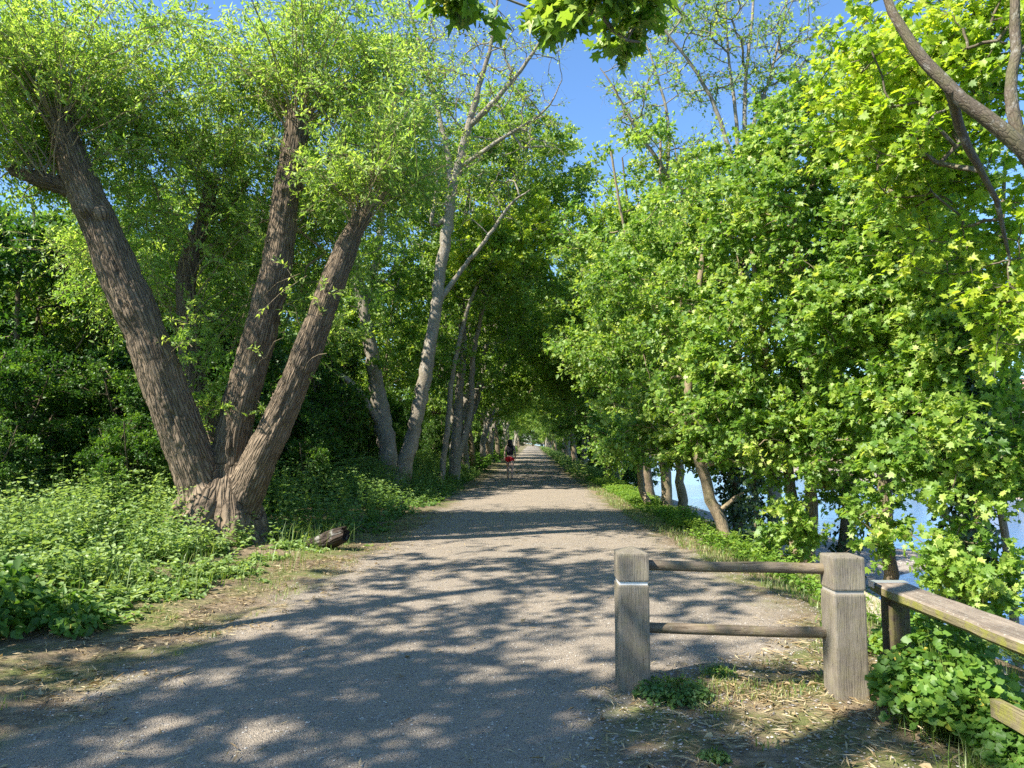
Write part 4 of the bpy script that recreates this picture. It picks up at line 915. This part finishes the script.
def box(b, x0, x1, y0, y1, z0, z1, mi=0):
    v = [(x, y, z) for z in (z0, z1) for y in (y0, y1) for x in (x0, x1)]
    b.add(v, [[0, 2, 3, 1], [4, 5, 7, 6], [0, 1, 5, 4], [2, 6, 7, 3], [0, 4, 6, 2], [1, 3, 7, 5]], mi=mi)

def house(x, y, w, label, wall):
    z = float(ground(x, y)); root = empty('terraced_house', (x, y, z), label, 'house', 'houses beyond the far bank')
    b = Buf(); box(b, 0, 8, -w / 2, w / 2, -.5, 6.2); b.build('wall', wall, root, smooth=False)
    b = Buf(); v = [(-.4, -w / 2 - .1, 6.2), (8.4, -w / 2 - .1, 6.2), (4, -w / 2 - .1, 9), (-.4, w / 2 + .1, 6.2), (8.4, w / 2 + .1, 6.2), (4, w / 2 + .1, 9)]
    b.add(v, [[0, 1, 2], [3, 5, 4]]); b.add(v, [[0, 2, 5, 3], [1, 4, 5, 2], [0, 3, 4, 1]]); rf = b.build('roof', M['slate'], root, smooth=False)
    b = Buf(); box(b, 3.4, 4.6, -w / 2 + .3, -w / 2 + 1.1, 8, 10.2); b.build('chimney', M['brick'], rf, smooth=False)
    for fz in (.9, 3.8):
        for k in (-1, 1):
            yc = k * w * .24
            b = Buf(); box(b, -.07, .02, yc - .85, yc + .85, fz, fz + 1.5); f = b.build('window', M['white'], root, smooth=False)
            for q in (-1, 1):
                b = Buf(); box(b, -.10, -.06, yc + q * .4 - .32, yc + q * .4 + .32, fz + .12, fz + 1.38); b.build('pane', M['glass'], f, smooth=False)
house(72, 100, 7, 'pink rendered house with white windows across the river', M['render'])
house(72, 107.3, 7, 'red brick house with slate roof beside the pale one', M['brick'])
house(73, 114.6, 7, 'brick end house farthest along the far bank row', M['brick'])

# ------------------------------------------------------------------ barrier
def beveled(name, sx, sy, sz, mat, parent, loc, bev=.012, peak=0, z0=0, flip=0):
    bm = bmesh.new(); bmesh.ops.create_cube(bm, size=1)
    for v in bm.verts: v.co = Vector((v.co.x * sx, v.co.y * sy, (v.co.z + .5) * sz + z0))
    if peak:
        top = [f for f in bm.faces if f.normal.z > .9][0]; r = bmesh.ops.poke(bm, faces=[top]); r['verts'][0].co.z += peak
    bmesh.ops.subdivide_edges(bm, edges=[e for e in bm.edges if e.calc_length() > .3], cuts=6)
    bmesh.ops.bevel(bm, geom=[e for e in bm.edges if e.is_manifold and e.calc_face_angle(0) > .8], offset=bev, segments=2, profile=.6, affect='EDGES')
    bmesh.ops.subdivide_edges(bm, edges=list(bm.edges), cuts=1)
    me = bpy.data.meshes.new(name); bm.to_mesh(me); bm.free(); me.materials.append(mat)
    co = np.zeros(len(me.vertices) * 3); me.vertices.foreach_get('co', co); co = co.reshape(-1, 3)
    co += (fbm(co * 9 + 3 + sx, 7, 2)[:, None] - .5) * .006 * norm(co * [1, 1, 0] + 1e-6); me.vertices.foreach_set('co', co.ravel())
    for p in me.polygons: p.use_smooth = False
    o = bpy.data.objects.new(name, me); COL.objects.link(o); o.parent = parent; o.location = loc; return o

def pole(name, p0, p1, r, mat, parent, off):
    p0 = np.array(p0, float); p1 = np.array(p1, float); ts = np.linspace(0, 1, 24)[:, None]; P_ = p0 + (p1 - p0) * ts
    rr_ = r * (1 + (fbm(P_ * 2.5, 3, 2) - .5) * .16); P_ = P_ + (fbm(P_ * 1.2, 4, 2)[:, None] - .5) * .02
    v, q, bk = tubes((P_ - off)[None], rr_[None], 16); b = Buf(); b.add(v, q, bk)
    for e, P0, fl in ((v[:16], P_[0] - off, 0), (v[-16:], P_[-1] - off, 1)): b.add(np.concatenate([e, [P0]]), [[i, 16, (i + 1) % 16][::(-1 if fl else 1)] for i in range(16)])
    return b.build(name, mat, parent)

lp = np.array([.785, 4.76, float(ground(.785, 4.76)) - .03]); rp = np.array([2.10, 4.60, float(ground(2.1, 4.6)) - .03])
bar = empty('barrier', lp, 'low wooden barrier of two square posts joined by two round rails', 'barrier')
for (px_, py__, pz_), nm, lb, bandm, pk, hb in ((lp, 'post', 'left post with domed dark top and white band in its groove', 'band', .035, .70), (rp, 'post', 'right post with flat top and plain dull groove', 'band_dull', .008, .665)):
    loc = (px_ - lp[0], py__ - lp[1], pz_ - lp[2]); tw_ = .2
    p_ = beveled('post', tw_, tw_, hb + .0, M['wood_post'], bar, loc); p_['label'] = lb
    b_ = beveled('groove_band', tw_ - .018, tw_ - .018, .03, M[bandm], p_, (0, 0, hb - .004), .003)
    beveled('post_head', tw_, tw_, .215 - pk, M['wood_post'], p_, (0, 0, hb + .019), .012, pk)
for z_ in (.80, .40):
    pole('rail', lp + [.06, 0.0, z_ + .01], rp + [-.0, .05, z_ - .01], .034, M['wood_pole'], bar, lp)

# handrail running towards the viewer
hx = 2.40; hy1, hy0 = 4.78, .8; hz = .685; ho = np.array([hx, hy1, float(ground(hx, hy1))])
hr = empty('handrail', ho, 'heavy weathered timber handrail with metal end cap running beside the ramp', 'handrail')
def beam(name, prof, y0, y1, mat, parent, seg=24, mi_fn=None, mats=None):
    prof = np.array(prof, float); k = len(prof); ysg = np.linspace(y0, y1, seg); V = []
    for yy in ysg:
        pr = prof.copy(); V.append(np.stack([pr[:, 0], np.full(k, yy), pr[:, 1]], 1) - ho)
    V = np.concatenate(V); V = V + (fbm(V * 3 + 5, 3, 2)[:, None] - .5) * .012 + (fbm(V * 16 + 9, 5, 2)[:, None] - .5) * .005
    f = []; 
    b = Buf(); allf = {}
    for i in range(seg - 1):
        for j in range(k): allf.setdefault(mi_fn(j) if mi_fn else 0, []).append([i * k + j, i * k + (j + 1) % k, (i + 1) * k + (j + 1) % k, (i + 1) * k + j])
    first = True
    for m_, ff in allf.items():
        if first: b.add(V, ff, mi=m_); first = False
        else: b.li.append(np.array(ff, np.int32).ravel()); b.lt.append(np.full(len(ff), 4, np.int32)); b.mi.append(np.full(len(ff), m_, np.int32))
    for ee in ([j for j in range(k)][::-1], [(seg - 1) * k + j for j in range(k)]):
        b.li.append(np.array(ee, np.int32)); b.lt.append(np.array([k], np.int32)); b.mi.append(np.zeros(1, np.int32))
    return b.build(name, mats or mat, parent, smooth=False)
zt = hz
pf = [(hx - .062, zt - .012), (hx - .052, zt), (hx + .145, zt), (hx + .155, zt - .01), (hx + .155, zt - .06), (hx + .10, zt - .10), (hx + .02, zt - .10), (hx - .062, zt - .055)]
beam('top_rail', pf, hy1 - .05, hy0, None, hr, 40, lambda j: 1 if j in (7, 6, 5) else 0, [M['wood_rail'], M['wood_moss']])
pc = [(hx - .059, zt - .06), (hx - .059, zt + .003), (hx + .099, zt + .003), (hx + .099, zt - .05)]
capb = Buf(); 
y0_, y1_ = hy1 - .12, hy1 - .046
box(capb, hx - .064 - ho[0], hx + .158 - ho[0], y0_ - ho[1], y1_ - ho[1], zt + .004 - ho[2], zt + .008 - ho[2]); box(capb, hx - .070 - ho[0], hx - .0665 - ho[0], y0_ - ho[1], y1_ - ho[1], zt - .03 - ho[2], zt + .008 - ho[2])
#
cap_ = capb.build('end_cap', M['metal'], hr, smooth=False)
beam('mid_rail', [(hx - .02, .235), (hx - .02, .325), (hx + .03, .325), (hx + .03, .235)], 3.65, hy0, M['wood_moss'], hr, 20)
for yy in (hy1 - .14, 2.6, .9):
    gz = float(ground(hx + .02, yy)); h_ = zt - .066 - gz + .1
    bm_ = beveled('post', .11, .15, h_, M['wood_dark'], hr, (hx + .05 - ho[0], yy - ho[1], gz - .1 - ho[2]), .008)

# ------------------------------------------------------------------ plants near the barrier
def mound(name, label, cx, cyy, rx_, ry_, h, n_, leaf, mat, seed, tpl=ROUND, lvr=(.1, .9), cat='plant', inner=.35, lean=0):
    g = np.random.default_rng(seed); r = np.sqrt(g.random(n_)); a = g.uniform(0, 6.28, n_)
    x_ = cx + rx_ * r * np.cos(a); y_ = cyy + ry_ * r * np.sin(a); gz = ground(x_, y_)
    top = h * np.sqrt(np.clip(1 - r ** 2 * .85, 0, 1)) * (.3 + 1.3 * n2(x_, y_, 6, seed)); z_ = gz + top * (1 - inner * g.random(n_) ** 1.2 * 1.6)
    z_ = np.maximum(z_, gz + .01); pos = np.stack([x_, y_, z_], -1); root = empty(name, (cx, cyy, float(ground(cx, cyy))), label, cat); off = np.array(root.location)
    o_ = norm(np.stack([np.cos(a) * r, np.sin(a) * r, .9 + 0 * r], -1))
    b = Buf(); leaves(b, pos, np.stack([np.cos(a), np.sin(a), -.25 + 0 * a], -1) + g.normal(0, .55, (n_, 3)), o_ + g.normal(0, .38, (n_, 3)) + [0, -.2, .2], leaf * g.uniform(.5, 1.2, n_),
                          np.clip(lvr[0] + (lvr[1] - lvr[0]) * (g.random(n_) * .7 + .3 * r), 0, 1) + (g.random(n_) < .012) * .5, tpl)
    b.build('foliage', mat, root, off)
    m = n_ // 4; base = np.stack([cx + (x_[:m] - cx) * .55, cyy + (y_[:m] - cyy) * .55, gz[:m] - .02], -1); P3 = np.stack([base, (base + pos[:m]) / 2 + g.normal(0, .012, (m, 3)) + [0, 0, .04], pos[:m]], 1)
    v, q, bk = tubes(P3, np.broadcast_to(np.array([.003, .0025, .0018]), (m, 3)), 4); s = Buf(); s.add(v, q, bk, lv=.5); s.build('stem', M['grass'], root, off); return root
mound('leafy_weed', 'sunlit bushy weed with round lobed leaves against the right gate post', 2.46, 4.12, .38, .42, .52, 1900, .05, M['leaf_dock'], 401)
mound('leafy_weed', 'bright leafy weed growing under the end of the handrail', 2.86, 5.0, .28, .5, .46, 1500, .048, M['leaf_dock'], 402, lvr=(.35, .95))
mound('leafy_weed', 'tangled darker weed with drooping leaves below the rail near the corner', 2.52, 3.55, .24, .36, .34, 1300, .042, M['leaf_dock'], 403, lvr=(0, .75))
mound('ferny_weed', 'low feathery grey green weed beyond the lower rail', 4.35, 4.6, .45, 2.2, .55, 5500, .03, M['leaf_nettle'], 404, tpl=DIAMOND, lvr=(.4, 1))
mound('creeping_weed', 'small dark green weed tuft at the foot of the left gate post', 1.0, 4.55, .24, .17, .12, 700, .028, M['leaf_nettle'], 405, tpl=STAR, lvr=(0, .55), inner=.5)
mound('small_weed', 'tiny leafy weed in the pebbly earth nearest the viewer', 1.02, 3.72, .08, .07, .06, 150, .022, M['leaf_nettle'], 406, tpl=STAR, lvr=(.1, .6), inner=.5)
mound('small_weed', 'little green seedling patch midway between the two gate posts', 1.42, 4.95, .1, .08, .06, 140, .022, M['leaf_dock'], 407, tpl=STAR, lvr=(.1, .7), inner=.5)
mound('burdock', 'large dark leaved plant at the left picture edge before the nettles', -4.25, 5.75, .5, .5, .6, 800, .10, M['leaf_dock'], 408, tpl=OVATE, lvr=(0, .55), inner=.45)
mound('burdock', 'smaller broad leaved plant spilling onto the verge beside the larger one', -3.65, 5.95, .34, .26, .26, 380, .085, M['leaf_dock'], 409, tpl=OVATE, lvr=(.1, .7), inner=.45)

# broken log beside the path
def log():
    c = at(326, 545, 10.6); c[2] = float(ground(c[0], 10.6)) + .08; d_ = norm(np.array([.85, -.3, .3])); c[0] -= .1
    P_ = np.array([c - d_ * .55 + [0, 0, -.02], c - d_ * .1, c + d_ * .28, c + d_ * .42]); Pr, Rr = resample(P_, [.07, .10, .125, .10], .03)
    root = empty('broken_log', (c[0], c[1], c[2] - .1), 'dark broken rotting log lying at the left edge of the path', 'log'); off = np.array(root.location)
    v, q, bk = tubes(Pr[None], Rr[None], 26); ang = np.arctan2(bk[:, 1], bk[:, 0])
    cen = np.repeat(Pr, 26, 0); rel = v - cen; rid = fbm(np.stack([np.cos(ang) * 4, np.sin(ang) * 4, bk[:, 2] * 2.2], -1), 5, 3) - .5
    v = cen + rel * (1 + rid[:, None] * .75); last = np.arange(len(v)) >= len(v) - 26 * 3; v[last] += d_ * (fbm(v[last] * 16, 3, 2)[:, None] - .3) * .22
    b = Buf(); b.add(v, q, bk); b.build('log_bark', M['bark_dead'], root, off)
    e_ = v[-26:]; b = Buf(); b.add(np.concatenate([e_, [Pr[-1] - d_ * .1]]), [[i, (i + 1) % 26, 26] for i in range(26)], np.concatenate([bk[-26:], bk[-1:]])); b.build('broken_end', M['bark_dead'], root, off)
log()

# ------------------------------------------------------------------ the walker
def walker():
    Y = 30.5; x_ = at(510, 470, Y)[0]; z_ = float(ground(x_, Y)) + .004
    root = empty('person', (x_, Y, z_), 'woman in black vest and red shorts walking away down the path', 'person')
    def skin_mesh(name, verts, edges, radii, mat, rootv=0, sub=2):
        me = bpy.data.meshes.new(name); me.from_pydata(verts, edges, []); me.update(); o = bpy.data.objects.new(name, me); COL.objects.link(o)
        m = o.modifiers.new('s', 'SKIN'); m.use_smooth_shade = True
        for i, r_ in enumerate(radii):
            sv = me.skin_vertices[0].data[i]; sv.radius = r_ if isinstance(r_, tuple) else (r_, r_); sv.use_root = (i == rootv)
        s2 = o.modifiers.new('u', 'SUBSURF'); s2.levels = sub; s2.render_levels = sub
        dg = bpy.context.evaluated_depsgraph_get(); nm = bpy.data.meshes.new_from_object(o.evaluated_get(dg)); nm.name = name
        bpy.data.objects.remove(o); o = bpy.data.objects.new(name, nm); COL.objects.link(o); nm.materials.clear(); nm.materials.append(mat); o.parent = root; return o
    V = [(0, 0, .93), (0, 0, 1.08), (0, .01, 1.25), (0, 0, 1.38), (0, .01, 1.46), (0, .02, 1.53), (0, .02, 1.62)]; Rr = [(.155, .11), (.12, .09), (.13, .095), (.12, .075), .05, (.075, .085), (.065, .08)]
    E = [(i, i + 1) for i in range(6)]
    def chain(start, pts):
        p = start
        for co, r_ in pts: V.append(co); Rr.append(r_); E.append((p, len(V) - 1)); p = len(V) - 1
        return p
    for s, sw in ((-1, .16), (1, -.18)):
        chain(0, [((s * .09, .0, .86), .09), ((s * .095, sw * .5, .66), .09), ((s * .09, sw * .8, .48), .065), ((s * .085, sw * .9 - .03, .34), .066), ((s * .08, sw * 1.0 - (.08 if sw < 0 else 0), .10), .032), ((s * .085, sw + .03 - (.08 if sw < 0 else 0), .035), .035), ((s * .095, sw + .16 - (.08 if sw < 0 else 0), .02), .028)])
        w = chain(3, [((s * .165, 0, 1.37), .06), ((s * .21, -sw * .3, 1.12), .046), ((s * .23, -sw * .8 + .02, .90), .032)])
        hnd = chain(w, [((s * .233, -sw * .85 + .03, .85), (.016, .03))])
        for f in range(4): chain(hnd, [((s * .235, -sw * .85 + .01 + f * .018, .80), .009), ((s * .226, -sw * .85 + .012 + f * .018, .765), .008)])
        chain(hnd, [((s * .22, -sw * .85 + .065, .83), .009)])
    chain(5, [((0, .115, 1.565), .018)])
    skin_mesh('body', V, E, Rr, M['skin'])
    skin_mesh('hair', [(0, .0, 1.66), (0, -.03, 1.58), (0, -.06, 1.46), (0, -.085, 1.33)], [(0, 1), (1, 2), (2, 3)], [(.1, .1), (.12, .105), (.11, .075), (.07, .04)], M['hair'])
    skin_mesh('vest', [(0, 0, .98), (0, 0, 1.08), (0, .01, 1.25), (0, 0, 1.37), (-.12, 0, 1.39), (.12, 0, 1.39)], [(0, 1), (1, 2), (2, 3), (3, 4), (3, 5)], [(.175, .15), (.155, .14), (.175, .15), (.15, .12), (.07, .07), (.07, .07)], M['top'])
    skin_mesh('shorts', [(0, 0, .98), (0, 0, .9), (-.095, .03, .8), (-.1, .06, .70), (.095, -.03, .8), (.1, -.07, .70)], [(0, 1), (1, 2), (2, 3), (1, 4), (4, 5)], [(.18, .16), (.19, .17), .12, .115, .12, .115], M['shorts'])
    for s, sw in ((-1, .16), (1, -.18)):
        f = sw - (.08 if sw < 0 else 0); skin_mesh('shoe', [(s * .083, f - .02, .05), (s * .09, f + .06, .04), (s * .096, f + .17, .03)], [(0, 1), (1, 2)], [(.045, .05), (.045, .04), (.04, .03)], M['shoe'], sub=1)
walker()
